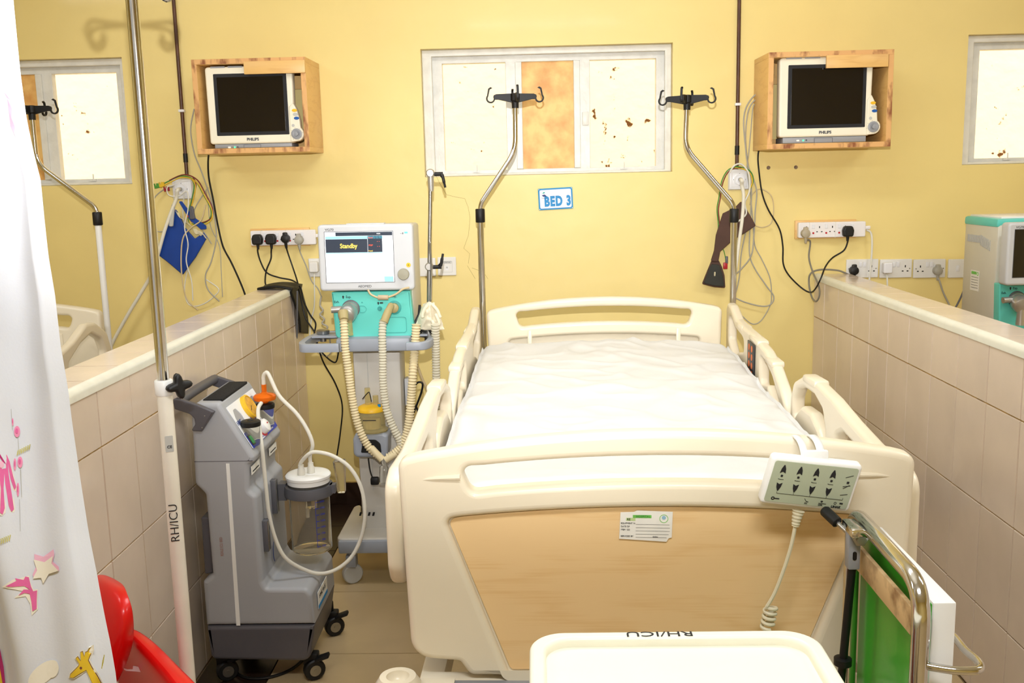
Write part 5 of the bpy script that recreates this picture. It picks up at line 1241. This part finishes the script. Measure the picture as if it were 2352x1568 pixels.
# casters
for (cx_, cy_) in ((-1.015, YN+.062), (-.738, YN+.062), (-1.015, YF-.02), (-.735, YF+.045)):
    c_ = obj('caster', MB().lathe([(0, -.013), (.030, -.013), (.034, -.009), (.034, .009), (.030, .013), (0, .013)], Matrix.Translation((cx_+.012, cy_-.012, FZ+.034)) @ Matrix.Rotation(.5, 4, 'Z') @ Matrix.Rotation(PI/2, 4, 'X'), 22), m_rubber, sm)
    obj('hub', MB().lathe([(.018, 0), (.018, .002), (.006, .002), (.006, .004), (0, .004)], Matrix.Translation((cx_+.012, cy_-.012, FZ+.034)) @ Matrix.Rotation(.5, 4, 'Z') @ Matrix.Rotation(PI/2, 4, 'X') @ Matrix.Translation((0, 0, .013)), 16), m_steel, c_)
    obj('fork', MB().box((cx_+.002, cy_, FZ+.066), (.046, .036, .04)).tube([(cx_-.004, cy_, FZ+.08), (cx_-.004, cy_, FZ+.12)], .014, 12), m_black, c_, bev=.005)
    obj('brake_pedal', MB().box((cx_+.040, cy_-.014, FZ+.075), (.046, .03, .012), Matrix.Rotation(-.35, 3, 'Y')), m_black, c_, bev=.004)
tag(obj('floor_cable', MB().tube(catmull([(-1.04, -1.6, FZ+.006), (-.96, -1.69, FZ+.006), (-.88, -1.7, FZ+.006), (-.81, -1.64, FZ+.006), (-.78, -1.52, FZ+.006)], 8), .005, 8), m_rubber), 'black cable lying on the floor under the suction machine', 'cable')

# clear collection jar in its ring
jy = -1.555; jc = at(713, 1180, jy); jr = .065
zb = at(714, 1260, jy).z; zt = at(711, 1096, jy).z
J = empty('collection_jar', (jc.x, jy, zb)); tag(J, 'clear suction jar with white lid held by a grey ring', 'jar')
TJ = Matrix.Translation((jc.x, jy, 0))
obj('jar_wall', MB().lathe([(.0, zb), (jr-.006, zb), (jr-.001, zb+.005), (jr, zt-.002), (jr-.003, zt), (jr-.003, zt-.002), (jr-.004, zb+.008), (jr-.01, zb+.004), (0, zb+.004)], TJ, 40), m_jar, J)
obj('lid', MB().lathe([(jr-.006, zt-.014), (jr+.002, zt-.014), (jr+.003, zt), (jr+.006, zt+.002), (jr+.007, zt+.010), (jr+.003, zt+.015), (jr-.01, zt+.018), (0, zt+.018)], TJ, 40), m_white, J)
obj('ring_bracket', MB().lathe([(jr+.001, zt-.055), (jr+.012, zt-.055), (jr+.014, zt-.045), (jr+.011, zt-.022), (jr+.001, zt-.022), (jr+.001, zt-.055)], TJ, 36).bx(jc.x-jr-.03, jc.x-jr-.004, jy-.02, jy+.02, zt-.07, zt-.015).bx(jc.x+jr+.004, jc.x+jr+.022, jy-.014, jy+.014, zt-.05, zt-.022), m_dgrey, J)
obj('bracket_arm', MB().bx(xf+.01, jc.x-jr-.02, jy-.012, jy+.012, zt-.065, zt-.025), m_dgrey, J, bev=.003)
for i, (dx, dy) in enumerate(((-.014, -.03), (.012, -.008))):
    obj('lid_port', MB().lathe([(.0125, 0), (.0115, .02), (.009, .024), (.009, .034), (0, .034)], Matrix.Translation((jc.x+dx, jy+dy, zt+.017)), 16), m_sil, J)
for k in range(9):
    z = zb+.028+.021*k; aa = -PI/2+.62
    X = TJ @ Matrix.Rotation(aa, 4, 'Z') @ Matrix.Translation((jr+.0004, 0, z)) @ Matrix(((0, 0, 1, 0), (1, 0, 0, 0), (0, 1, 0, 0), (0, 0, 0, 1)))
    plate('graduation', rect(.010, .0016, 0, -.002, 0), [], .0005, 0, m_pblue, J, X)
    text('lettering', '%d' % (250*(k+1)), .0085, m_pblue, J, X @ Matrix.Translation((.014, 0, 0)))
X = TJ @ Matrix.Rotation(-PI/2+.62, 4, 'Z') @ Matrix.Translation((jr+.0004, 0, (zb+zt)/2-.01)) @ Matrix(((0, 0, 1, 0), (1, 0, 0, 0), (0, 1, 0, 0), (0, 0, 0, 1)))
plate('graduation', rect(.0012, .17, 0, -.008, 0), [], .0005, 0, m_pblue, J, X)
X = TJ @ Matrix.Rotation(PI/2+.35, 4, 'Z') @ Matrix.Translation((jr+.0004, 0, zt-.075)) @ Matrix(((0, 0, 1, 0), (1, 0, 0, 0), (0, 1, 0, 0), (0, 0, 0, 1)))
text('lettering', 'VACUUM', .017, m_pblue, J, X)
obj('dip_tube', MB().tube([(jc.x-.014, jy+.02, zt), (jc.x-.014, jy+.02, zb+.10)], .006, 10), m_sil, J)
obj('float_cage', MB().lathe([(0, zt-.10), (.018, zt-.10), (.02, zt-.02), (0, zt-.02)], Matrix.Translation((jc.x+.005, jy, 0)), 18), m_jar, J)
hj = at(783, 1090, jy+.06)
tag(obj('tube_holder', MB().hexa([(hj.x-.012, hj.y-.012, hj.z-.06), (hj.x+.012, hj.y-.012, hj.z-.06), (hj.x+.012, hj.y+.012, hj.z-.06), (hj.x-.012, hj.y+.012, hj.z-.06), (hj.x-.022, hj.y-.018, hj.z+.05), (hj.x+.016, hj.y-.018, hj.z+.05), (hj.x+.016, hj.y+.018, hj.z+.05), (hj.x-.022, hj.y+.018, hj.z+.05)]), m_jar, bev=.004), 'clear plastic tube holder hooked behind the suction jar', 'holder')
# silicone tubes
p1 = Vector((jc.x+.012, jy-.008, zt+.045)); p2 = Vector((jc.x-.014, jy-.03, zt+.045))
qy = q2.y
t1 = [q2+Vector((0, 0, .05)), q2+Vector((0, 0, .068)), q2+Vector((.001, -.001, .086)), q2+Vector((.008, -.004, .097)), q2+Vector((.020, -.008, .094)), at(641, 908, qy-.03), at(680, 948, qy-.05), at(705, 985, qy-.06), at(718, 1020, jy-.02), p1+Vector((0, 0, .03)), p1]
tag(obj('suction_tube', MB().tube(catmull(t1, 8), .0062, 10), m_sil), 'white silicone tube from the orange filter down to the jar lid', 'tube', 'silicone suction tubes')
t2 = [at(600, 925, -1.58), at(593, 940, -1.61), at(595, 975, -1.65), at(601, 1020, -1.69), at(606, 1070, -1.690), at(611, 1120, -1.690), at(618, 1180, -1.690), at(632, 1235, -1.690), at(655, 1280, -1.690), at(695, 1306, -1.670), at(735, 1317, -1.650), at(775, 1306, -1.630), at(810, 1275, -1.610), at(832, 1225, -1.600), at(838, 1170, -1.600), at(828, 1115, -1.600), at(802, 1072, -1.600), at(765, 1047, -1.600), at(730, 1038, -1.600), at(710, 1042, -1.600), p2+Vector((0, 0, .012)), p2-Vector((0, 0, .01))]
tag(obj('suction_tube', MB().tube(catmull(t2, 8), .0062, 10), m_sil), 'long white silicone tube looping in a big circle round the jar', 'tube', 'silicone suction tubes')

# ------------------------------------------------------------------ chrome and white drip stand
PX, PY = -.818, -2.5
ds = empty('drip_stand', (PX, PY, FZ)); tag(ds, 'tall drip stand, chrome upper tube in a white lower tube with black knob', 'drip stand')
zc_ = at(372, 872, PY).z
obj('upper_tube', MB().tube([(PX, PY, zc_-.05), (PX, PY, 2.115)], .0128, 18), m_chrome, ds)
m_wpole = M('white_enamel', (240, 234, 220), .3, var=.05, vscale=10, coat=.2)
lt = obj('lower_tube', MB().tube([(PX, PY, FZ+.10), (PX, PY, zc_-.03)], .0165, 20), m_wpole, ds)
obj('collar', MB().tube([(PX, PY, zc_-.034), (PX, PY, zc_-.031), (PX, PY, zc_-.002), (PX, PY, zc_)], [.0175, .0195, .0195, .018], 20), m_white, ds)
kc = Vector((PX+.038, PY-.012, zc_-.012))
obj('knob_stem', MB().tube([(PX+.012, PY-.006, zc_-.016), kc], .006, 8), m_steel, ds)
star = []
for k in range(32):
    t = 2*PI*k/32; star.append(((.0215+.0072*math.cos(4*t))*math.cos(t), (.0215+.0072*math.cos(4*t))*math.sin(t)))
plate('star_knob', star, [], .022, .007, m_black, ds, Matrix.Translation(kc) @ Matrix.Rotation(math.radians(35), 4, 'Z') @ Matrix(((1, 0, 0, 0), (0, 0, -1, 0), (0, 1, 0, 0), (0, 0, 0, 1))) @ Matrix.Rotation(.12, 4, 'Z'))
def pole_wrap(s, z, size, side, rotv):
    X = Matrix.Translation((PX+.0168*math.sin(side), PY-.0168*math.cos(side), z)) @ Matrix.Rotation(side, 4, 'Z') @ wallM(0, 0, 0, rotv)
    return X
text('lettering', 'RH/ICU', .027, m_ink, lt, pole_wrap('', at(403, 1195, PY).z, 0, .28, PI/2), bold=-.0003, ext=.0006)
plate('rating_label', rect(.017, .036, .002), [], .0006, 0, m_lgrey, lt, pole_wrap('', at(391, 1015, PY).z, 0, .45, 0))
text('lettering', 'CE', .0085, m_ink, lt, pole_wrap('', at(391, 1022, PY).z, 0, .45, 0) @ Matrix.Translation((0, 0, .0006)), bold=.0002)
for k in range(4):
    a = -.40+k*PI/2; u = Vector((math.cos(a), math.sin(a), 0)); c0 = Vector((PX, PY, 2.087))
    pts = [c0, c0+u*.05, c0+u*.098]
    cen = c0+u*.098+Vector((0, 0, -.022))
    pts += [cen+u*.021*math.sin(t)+Vector((0, 0, .022*math.cos(t))) for t in [k2*PI/8 for k2 in range(1, 13)]]
    obj('hook', MB().tube(pts, .0052, 8), m_chrome, ds)
for k in range(5):
    a = k*2*PI/5+1.2; u = Vector((math.cos(a), math.sin(a), 0)); c0 = Vector((PX, PY, FZ+.10))
    lg = obj('leg', MB().tube([c0, c0+u*.10+Vector((0, 0, -.01)), c0+u*.235+Vector((0, 0, -.035))], [.014, .013, .011], 10), m_wpole, ds)
    obj('caster', MB().lathe([(0, -.010), (.022, -.010), (.025, -.006), (.025, .006), (.022, .010), (0, .010)], Matrix.Translation(c0+u*.235+Vector((0, 0, -.075))) @ Matrix.Rotation(a, 4, 'Z') @ Matrix.Rotation(PI/2, 4, 'X'), 16), m_rubber, lg)
    obj('fork', MB().tube([c0+u*.235+Vector((0, 0, -.035)), c0+u*.235+Vector((0, 0, -.06))], .009, 8), m_black, lg)
obj('hub', MB().lathe([(.03, .07), (.032, .09), (.026, .125), (.018, .13), (0, .13)], Matrix.Translation((PX, PY, FZ)), 18), m_wpole, ds)
# ------------------------------------------------------------------ printed curtain
m_curt = M('curtain_cloth', (226, 229, 238), .85, var=.03, vscale=5, sss=.05, bump=.03, bscale=300)
YCU = -3.36
edge_px = [(13, 0), (30, 160), (45, 271), (62, 351), (78, 415), (86, 500), (96, 591), (110, 681), (121, 799), (137, 900), (146, 980), (165, 1110), (185, 1230), (205, 1330), (222, 1430), (235, 1500), (245, 1568)]
EZ = [(at(a, b, YCU).z, at(a, b, YCU).x) for a, b in edge_px]
def edge_x(z):
    if z >= EZ[0][0]: return EZ[0][1]
    if z <= EZ[-1][0]: return EZ[-1][1]
    for (za, xa), (zb_, xb) in zip(EZ[:-1], EZ[1:]):
        if zb_ <= z <= za: return xa+(xb-xa)*(za-z)/(za-zb_)
def curt_y(x, z):
    t = edge_x(z)-x
    y = .022*math.cos(t*34+.7*math.sin(z*2.2))*min(1, .35+t*6)+.010*math.sin(t*71+z*3)
    y += noise.noise(Vector((t*5, z*2.5, 7)))*.018
    return YCU+y+.02*max(0, 1-t/.012)*(1 if t < .012 else 0)
CZ0, CZ1 = .25, 2.72
def cfn(a, b):
    z = CZ1+(CZ0-CZ1)*b; x = edge_x(z)-.62*(1-a)**1.15
    return Vector((x, curt_y(x, z), z))
cur = empty('curtain', (-.9, YCU, CZ0)); tag(cur, 'white bay curtain with pink and yellow animal print at the left edge', 'curtain')
o = obj('cloth', MB().grid(cfn, 120, 150), m_curt, cur, smooth=80)
o = obj('curtain_rail', MB().tube([(-1.9, YCU, 2.78), (1.2, YCU, 2.78)], .012, 10), m_steel, cur)
for k in range(6):
    x = -1.45+.14*k; obj('hanger', MB().tube([(x, YCU, 2.70), (x, YCU, 2.77)], .004, 6), m_steel, cur)
for x in (-1.8, 1.1): obj('rail_drop', MB().tube([(x, YCU, 2.78), (x, YCU, 3.0)], .008, 8), m_steel, cur)
def printed(name, px, mat, lift=.0016, par=cur):
    bm = bmesh.new(); vs = [bm.verts.new((at(a, b, YCU).x, 0, at(a, b, YCU).z)) for a, b in px]
    tri = tessellate_polygon([[v_.co.copy() for v_ in vs]])
    for t_ in tri:
        try: bm.faces.new([vs[i] for i in t_])
        except ValueError: pass
    for _ in range(3):
        ed = [e_ for e_ in bm.edges if e_.calc_length() > .008]
        if not ed: break
        bmesh.ops.subdivide_edges(bm, edges=ed, cuts=1, use_grid_fill=False)
        bmesh.ops.triangulate(bm, faces=bm.faces)
    for v_ in bm.verts:
        # slide along the viewing line onto the cloth
        p = Vector((v_.co.x, YCU, v_.co.z)); r_ = (p-CAM).normalized()
        for _ in range(6):
            yy = curt_y(p.x, p.z); p = p+r_*((yy-p.y)/r_.y)
        v_.co = p+Vector((0, -lift, 0))
    me = bpy.data.meshes.new(name); bm.to_mesh(me); bm.free()
    return finish(name, me, mat, par)
m_pk = M('print_pink', (236, 110, 170), .85, var=.1, vscale=40); m_pkd = M('print_magenta', (190, 50, 120), .85); m_pkl = M('print_blush', (246, 190, 214), .85, var=.05)
m_pkp = M('print_petal', (244, 150, 190), .85); m_cr = M('print_cream', (244, 238, 222), .85); m_ye = M('print_yellow', (238, 200, 50), .85, var=.08, vscale=40); m_yd = M('print_brown', (120, 70, 60), .85); m_ol = M('print_olive', (206, 196, 100), .85, var=.15, vscale=60)
def ell(cx, cy, rx, ry, n=18, rot=0):
    return [(cx+rx*math.cos(t)*math.cos(rot)-ry*math.sin(t)*math.sin(rot), cy+rx*math.cos(t)*math.sin(rot)+ry*math.sin(t)*math.cos(rot)) for t in [2*PI*k/n for k in range(n)]]
# pink spotted animal at the frame edge: body, two legs and tail
printed('print_halo', [(-40, 1015), (4, 1018), (20, 1040), (30, 1080), (40, 1118), (38, 1128), (30, 1124), (36, 1168), (34, 1176), (24, 1175), (16, 1140), (14, 1176), (6, 1184), (-4, 1180), (-40, 1120)], m_cr, .0012)
printed('print_animal', [(-40, 1019), (2, 1021), (13, 1034), (24, 1058), (32, 1092), (39, 1116), (35, 1124), (26, 1098), (20, 1064), (22, 1090), (30, 1140), (34, 1168), (28, 1174), (22, 1160), (14, 1110), (12, 1086), (10, 1120), (13, 1165), (8, 1180), (2, 1176), (4, 1120), (0, 1090), (-40, 1110)], m_pk, .002)
printed('print_spot', ell(6, 1065, 6, 8), m_pkl, .0026)
printed('print_line', [(2, 1040), (14, 1060), (16, 1064), (8, 1058), (0, 1046)], m_pkd, .0026)
for (a, b, rx, ry) in ((41, 990, 7, 13), (48, 1060, 6, 13), (36, 1065, 3, 14), (43, 1123, 3, 16), (31, 968, 2, 9)):
    printed('print_flower', ell(a, b, rx, ry), m_pkp, .002)
    printed('print_flower_heart', ell(a, b-2, rx*.45, ry*.45), m_pk, .0028)
for pts in ([(43, 1005), (44, 1005), (45, 1032), (44, 1032)], [(48, 1076), (50, 1076), (52, 1140), (51, 1140)], [(46, 1145), (47, 1145), (49, 1218), (48, 1218)], [(27, 938), (28, 938), (31, 985), (30, 985)]):
    printed('print_stem', pts, m_lgrey, .002)
def scribble(x, y, n, dx, dy, h):
    for k in range(n):
        xx, yy = x+dx*k, y+dy*k; printed('print_scribble', [(xx, yy+h*.5), (xx+3, yy-h*.5), (xx+5, yy-h*.45), (xx+2, yy+h*.55)], m_ol, .002)
scribble(40, 1038, 7, 4.5, -2.2, 12); scribble(-6, 1244, 7, 4.6, -1.8, 14)
scribble(234, 1523, 3, 1.5, -6, 20)
# star
printed('print_star_shade', [(80, 1271), (101, 1277), (124, 1260), (126, 1272), (122, 1288), (136, 1300), (137, 1309), (118, 1314), (78, 1325), (76, 1318), (84, 1300), (80, 1284)], m_pkl, .0014)
printed('print_star', [(79, 1283), (104, 1289), (123, 1275), (120, 1292), (136, 1309), (114, 1316), (101, 1338), (96, 1325), (77, 1327), (87, 1308)], m_cr, .0022)
printed('print_halo', [(5, 1347), (30, 1330), (42, 1328), (68, 1320), (72, 1340), (78, 1352), (88, 1352), (87, 1378), (88, 1398), (74, 1412), (70, 1385), (60, 1368), (34, 1372), (52, 1356)], m_cr, .0012)
printed('print_tassel', [(14, 1345), (40, 1332), (36, 1326), (56, 1330), (60, 1322), (68, 1324), (73, 1345), (78, 1356), (87, 1354), (86, 1375), (86, 1396), (76, 1402), (74, 1380), (70, 1362), (58, 1360), (44, 1366), (56, 1352), (70, 1352), (58, 1344), (30, 1346)], m_pk, .002)
printed('print_cloud', ell(100, 1545, 42, 20, 20, -.7), m_cr, .0014); printed('print_cloud', ell(122, 1535, 14, 20, 18, .2), m_cr, .0015)
# giraffe
gh = [(162, 1553), (164, 1546), (182, 1528), (184, 1522), (176, 1510), (180, 1506), (187, 1516), (187, 1496), (191, 1494), (195, 1506), (198, 1496), (203, 1494), (206, 1488), (214, 1482), (213, 1492), (206, 1508), (204, 1514), (212, 1530), (226, 1552), (246, 1590), (224, 1590), (212, 1562), (200, 1536), (186, 1544), (170, 1554)]
gx = sum(a for a, b in gh)/len(gh); gy = sum(b for a, b in gh)/len(gh)
def off(poly, d_):
    out = []; n = len(poly)
    for i in range(n):
        p = Vector(poly[i]); a = (Vector(poly[i-1])-p).normalized(); b = (Vector(poly[(i+1) % n])-p).normalized()
        t = (b-a).normalized(); nrm = Vector((t.y, -t.x)); out.append(tuple(p+nrm*d_))
    return out
printed('print_halo', off(gh, 4), m_cr, .0012); printed('print_outline', off(gh, 1.2), m_yd, .0018); printed('print_giraffe', gh, m_ye, .0024)
printed('print_eye', ell(188, 1531, 3, 3, 10), m_yd, .003)
printed('print_wing', [(-20, 1480), (2, 1490), (10, 1530), (16, 1590), (-20, 1590)], m_pkd, .002); printed('print_wing_edge', [(-20, 1500), (0, 1520), (12, 1590), (6, 1590), (-4, 1545), (-20, 1520)], m_ye, .0026)
for pts in ([(10, 210), (18, 225), (26, 290), (40, 318), (48, 318), (36, 290), (30, 250), (28, 232)], [(16, 80), (22, 90), (24, 110), (18, 100)], [(14, 130), (22, 128), (22, 145), (15, 148)]):
    printed('print_blush', pts, m_pkl, .002)

# ------------------------------------------------------------------ red plastic armchair at the lower left
m_redp = M('red_plastic', (232, 20, 18), .28, var=.06, vscale=4, coat=.1)
ch = empty('plastic_chair', (-.85, -2.72, FZ)); tag(ch, 'glossy red plastic armchair half hidden by the curtain', 'chair')
def shell(rows):
    g = [[at(*p) for p in r] for r in rows]; nu, nv = len(g[0]), len(g)
    mb = MB(); mb.add([p for r in g for p in r], [(j*nu+i, j*nu+i+1, (j+1)*nu+i+1, (j+1)*nu+i) for j in range(nv-1) for i in range(nu-1)])
    return mb
def shelled(name, rows, th=.006):
    o = obj(name, shell(rows), m_redp, ch, smooth=80)
    md = o.modifiers.new('sub', 'SUBSURF'); md.levels = 3; md.render_levels = 3
    md = o.modifiers.new('sol', 'SOLIDIFY'); md.thickness = th; md.offset = 0
    return o
shelled('backrest', [
 [(120, 1368, -2.54), (203, 1338, -2.54), (228, 1317, -2.54), (258, 1330, -2.56), (281, 1343, -2.60)],
 [(120, 1376, -2.60), (205, 1352, -2.60), (232, 1335, -2.61), (262, 1342, -2.63), (290, 1358, -2.65)],
 [(120, 1430, -2.64), (212, 1415, -2.66), (250, 1402, -2.68), (282, 1392, -2.70), (302, 1395, -2.68)],
 [(120, 1500, -2.66), (220, 1485, -2.69), (258, 1470, -2.71), (288, 1450, -2.71), (305, 1440, -2.67)],
 [(120, 1560, -2.66), (225, 1540, -2.68), (262, 1520, -2.69), (288, 1495, -2.68), (303, 1470, -2.64)],
 [(120, 1640, -2.62), (225, 1610, -2.64), (255, 1585, -2.64), (278, 1545, -2.63), (298, 1495, -2.60)]])
shelled('armrest', [
 [(296, 1446, -2.58), (312, 1448, -2.58), (350, 1474, -2.60), (388, 1512, -2.64), (418, 1543, -2.68), (445, 1568, -2.72), (478, 1606, -2.78)],
 [(297, 1456, -2.60), (308, 1460, -2.61), (338, 1490, -2.64), (370, 1526, -2.68), (396, 1556, -2.72), (412, 1580, -2.76), (430, 1620, -2.80)],
 [(296, 1466, -2.60), (304, 1474, -2.61), (326, 1504, -2.63), (355, 1540, -2.67), (378, 1570, -2.70), (392, 1596, -2.74), (404, 1636, -2.78)],
 [(290, 1500, -2.54), (298, 1512, -2.54), (315, 1535, -2.55), (335, 1565, -2.57), (355, 1595, -2.59), (368, 1620, -2.6), (380, 1660, -2.62)],
 [(270, 1560, -2.48), (278, 1575, -2.48), (290, 1600, -2.48), (305, 1625, -2.49), (320, 1650, -2.5), (335, 1675, -2.5), (345, 1710, -2.5)]])
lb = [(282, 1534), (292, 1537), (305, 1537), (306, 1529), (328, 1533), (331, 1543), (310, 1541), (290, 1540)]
plate('slot_glint', [(at(a, b, -2.585).x, at(a, b, -2.585).z) for a, b in lb], [], .002, 0, m_white, ch, wallM(0, 0, -2.585))  # white plate painted in for the bright gleam at the slot
obj('seat', MB().box((-.84, -2.80, .50), (.36, .36, .03)), m_redp, ch, bev=.012)
for (x, y) in ((-1.02, -2.76), (-.66, -2.76), (-1.02, -2.97), (-.66, -2.97)):
    obj('leg', MB().tube([(x, y, FZ), (x*.8-.84*.2, y*.8-2.8*.2, .495)], [.016, .024], 10), m_redp, ch)

# ------------------------------------------------------------------ overbed table with tray top
m_tray = M('tray_cream', (243, 240, 222), .35, var=.02)
ot = empty('overbed_table', (.2, -3.45, FZ)); tag(ot, 'cream overbed table with rimmed tray top in front of the bed foot', 'table')
tx0, tx1, ty0, ty1, tzz = -.022, .430, -3.98, -3.105, .935
W_, L_ = tx1-tx0, ty1-ty0; cx_, cy_ = (tx0+tx1)/2, (ty0+ty1)/2
top = plate('rim', rect(W_, L_, .055, n=10), [rect(W_-.05, L_-.05, .042, n=10)], .030, .007, m_tray, ot, Matrix.Translation((cx_, cy_, tzz-.015)), res=4)
plate('tray', rect(W_-.04, L_-.04, .045, n=8), [], .012, 0, m_tray, ot, Matrix.Translation((cx_, cy_, tzz-.021)))
text('lettering', 'RH/ICU', .022, m_ink, top, Matrix.Translation((cx_-.02, ty1-.012, tzz+.0003)) @ Matrix.Rotation(PI, 4, 'Z'), bold=0, sx=1.5)
obj('underframe', MB().bx(tx0+.08, tx1-.08, cy_-.25, cy_+.2, tzz-.05, tzz-.027), m_steel, ot, bev=.004)
obj('column', MB().bx(cx_-.03, cx_+.03, cy_-.2, cy_-.12, .18, tzz-.03), m_chrome, ot, bev=.006)
obj('base', MB().bx(cx_-.2, cx_-.15, cy_-.35, cy_+.3, .16, .20).bx(cx_+.15, cx_+.2, cy_-.35, cy_+.3, .16, .20).bx(cx_-.2, cx_+.2, cy_-.19, cy_-.13, .16, .20), m_ivory, ot, bev=.006)
for sx_ in (-1, 1):
    for yy in (cy_-.32, cy_+.27):
        obj('caster', MB().lathe([(0, -.012), (.03, -.012), (.03, .012), (0, .012)], Matrix.Translation((cx_+sx_*.175, yy, .13)) @ Matrix.Rotation(PI/2, 4, 'Y'), 16), m_rubber, ot)

# ------------------------------------------------------------------ chrome framed green side board at the lower right
m_greenb = M('green_vinyl', (66, 178, 46), .3, var=.06, vscale=5, coat=.2)
m_worn = M('worn_metal', (222, 192, 146), .4, metal=.2, col2=(150, 116, 80), vscale=18, ramp=(.35, .55), detail=6)
gs = empty('green_trolley', (.58, -3.05, FZ)); tag(gs, 'chrome tube frame with a white-edged green panel right of the tray table', 'trolley')
gx_ = .575
zt_ = 1.035; yf_, yn_ = -2.835, -3.165
r_ = .0138
def bend(a, p, b, r):
    u = (a-p).normalized(); v_ = (b-p).normalized(); return [p+u*r*(1-t)**2+v_*r*t*t for t in [k/8 for k in range(9)]]
A, B, C_, D1 = Vector((gx_, yf_, .18)), Vector((gx_, yf_, zt_)), Vector((gx_, yn_, zt_-.006)), Vector((gx_, yn_, .18))
obj('frame_tube', MB().tube([A]+bend(A, B, C_, .05)+bend(B, C_, D1, .06)+[D1], r_, 16), m_chrome, gs)
obj('cross_bar', MB().bx(gx_-.004, gx_+.004, yn_+.005, yf_-.005, zt_-.098, zt_-.052), m_worn, gs, bev=.001)
bd = obj('panel', MB().bx(.599, .635, -3.148, yf_+.02, .40, .996), m_white, gs, bev=.003)
obj('panel_face', MB().bx(.5975, .5995, -3.144, yf_+.015, .405, .992), m_greenb, gs)
# lever with black grip, clevis and gas spring
cl_ = Vector((gx_-.022, -2.905, zt_-.020))
obj('clevis_plate', MB().bx(gx_-.034, gx_+.006, -2.935, -2.875, zt_-.016, zt_+.0), m_chrome, gs, bev=.003)
obj('bolt', MB().lathe([(.014, 0), (.014, .006), (.009, .007), (.009, .014), (0, .014)], wallM(cl_.x+.006, cl_.z, cl_.y-.016), 6), m_steel, gs)
obj('clevis', MB().bx(cl_.x-.011, cl_.x+.011, cl_.y-.012, cl_.y+.012, cl_.z-.062, cl_.z+.012), m_grey, gs, bev=.004)
plate('clevis_slot', rect(.007, .016, .0034), [], .001, 0, m_black, gs, wallM(cl_.x, cl_.z-.035, cl_.y-.0125))
obj('gas_spring', MB().tube([cl_+Vector((0, 0, -.06)), cl_+Vector((-.010, .01, -.30)), cl_+Vector((-.016, .015, -.55))], .0075, 12), m_black, gs)
q = cl_+Vector((-.008, .008, -.245)); obj('spring_collar', MB().lathe([(.010, -.008), (.016, -.006), (.016, .006), (.010, .008)], Matrix.Translation(q), 16), m_black, gs)
l0, l1, l2 = cl_+Vector((.0, -.005, -.004)), cl_+Vector((-.018, .035, .010)), cl_+Vector((-.034, .065, .024))
obj('lever_rod', MB().tube([l0, l1], .0048, 10), m_steel, gs)
obj('lever_grip', MB().tube([l1-(l2-l1)*.05, l1, l2-(l2-l1)*.1, l2], [.008, .0105, .0105, .008], 12), m_rubber, gs)
# chrome loop round the near edge of the board
zr = .905
obj('edge_loop', MB().tube(catmull([(gx_, yn_, zr), (gx_+.02, yn_-.012, zr), (gx_+.05, yn_-.022, zr), (gx_+.082, yn_-.02, zr), (gx_+.092, yn_+.005, zr), (gx_+.088, yn_+.04, zr), (gx_+.088, yn_+.10, zr), (gx_+.062, yn_+.12, zr)], 6), .0065, 12), m_chrome, gs)
for y in (yf_, yn_):
    obj('caster', MB().lathe([(0, -.012), (.036, -.012), (.04, 0), (.036, .012), (0, .012)], Matrix.Translation((gx_, y, .14)) @ Matrix.Rotation(PI/2, 4, 'Y'), 18), m_rubber, gs)
obj('foot_rail', MB().tube([(gx_, yf_, .22), (gx_, yn_, .22)], .009, 10).tube([(gx_, yf_, .22), (gx_+.3, yf_, .22), (gx_+.3, yn_, .22), (gx_, yn_, .22)], .009, 10).tube([(gx_+.3, (yf_+yn_)/2, .22), (gx_+.3, (yf_+yn_)/2, .15)], .01, 8), m_chrome, gs)
obj('caster', MB().lathe([(0, -.012), (.036, -.012), (.04, 0), (.036, .012), (0, .012)], Matrix.Translation((gx_+.3, (yf_+yn_)/2, .14)) @ Matrix.Rotation(PI/2, 4, 'Y'), 18), m_rubber, gs)

# ------------------------------------------------------------------ the bed in the next bay on the left
hx4 = at(238, 760, -.55).x-.475
bed4 = empty('hospital_bed', (hx4, -.55, 0), (0, 0, 0), local=True); tag(bed4, 'ivory hospital bed beyond the left partition, only its headboard corner showing', 'bed')
hb4 = plate('headboard', board_pts(.962), [slot_pts(.962)], .046, .013, m_ivory, bed4, wallM(0, 1.19, 0), res=4)
obj('board_rib', MB().bx(.288, .312, -.03, -.02, .75, 1.05), m_ivory, hb4, bev=.004)
r4 = fillet([(.02, .78, .04), (.02, .96, .03), (.06, 1.06, .05), (.16, 1.115, .05), (.24, 1.12, .04), (.36, 1.07, .06), (.50, 1.035, .06), (.9, 1.02, .06), (1.0, .95, .05), (1.0, .78, .05)], .03, 5)
h4 = fillet([(.07, .95, .03), (.12, 1.04, .04), (.2, 1.075, .03), (.30, 1.05, .04), (.42, .99, .03), (.40, .95, .02)], .02, 4)
plate('side_rail', r4, [h4], .036, .012, m_ivory, bed4, railM(.50))
obj('deck', MB().bx(-.45, .45, -2.05, -.05, .70, .78), m_grey, bed4, bev=.01)
obj('mattress_pad', MB().bx(-.43, .43, -2.03, -.06, .78, .90), m_sheet, bed4, bev=.03)
for sx_ in (-1, 1):
    for v_ in (.2, 1.85): obj('leg', MB().bx(sx_*.36-.03, sx_*.36+.03, -v_-.03, -v_+.03, FZ, .70), m_ivory, bed4, bev=.006)
for o in bpy.data.objects:
    if '_local' in o: del o['_local']
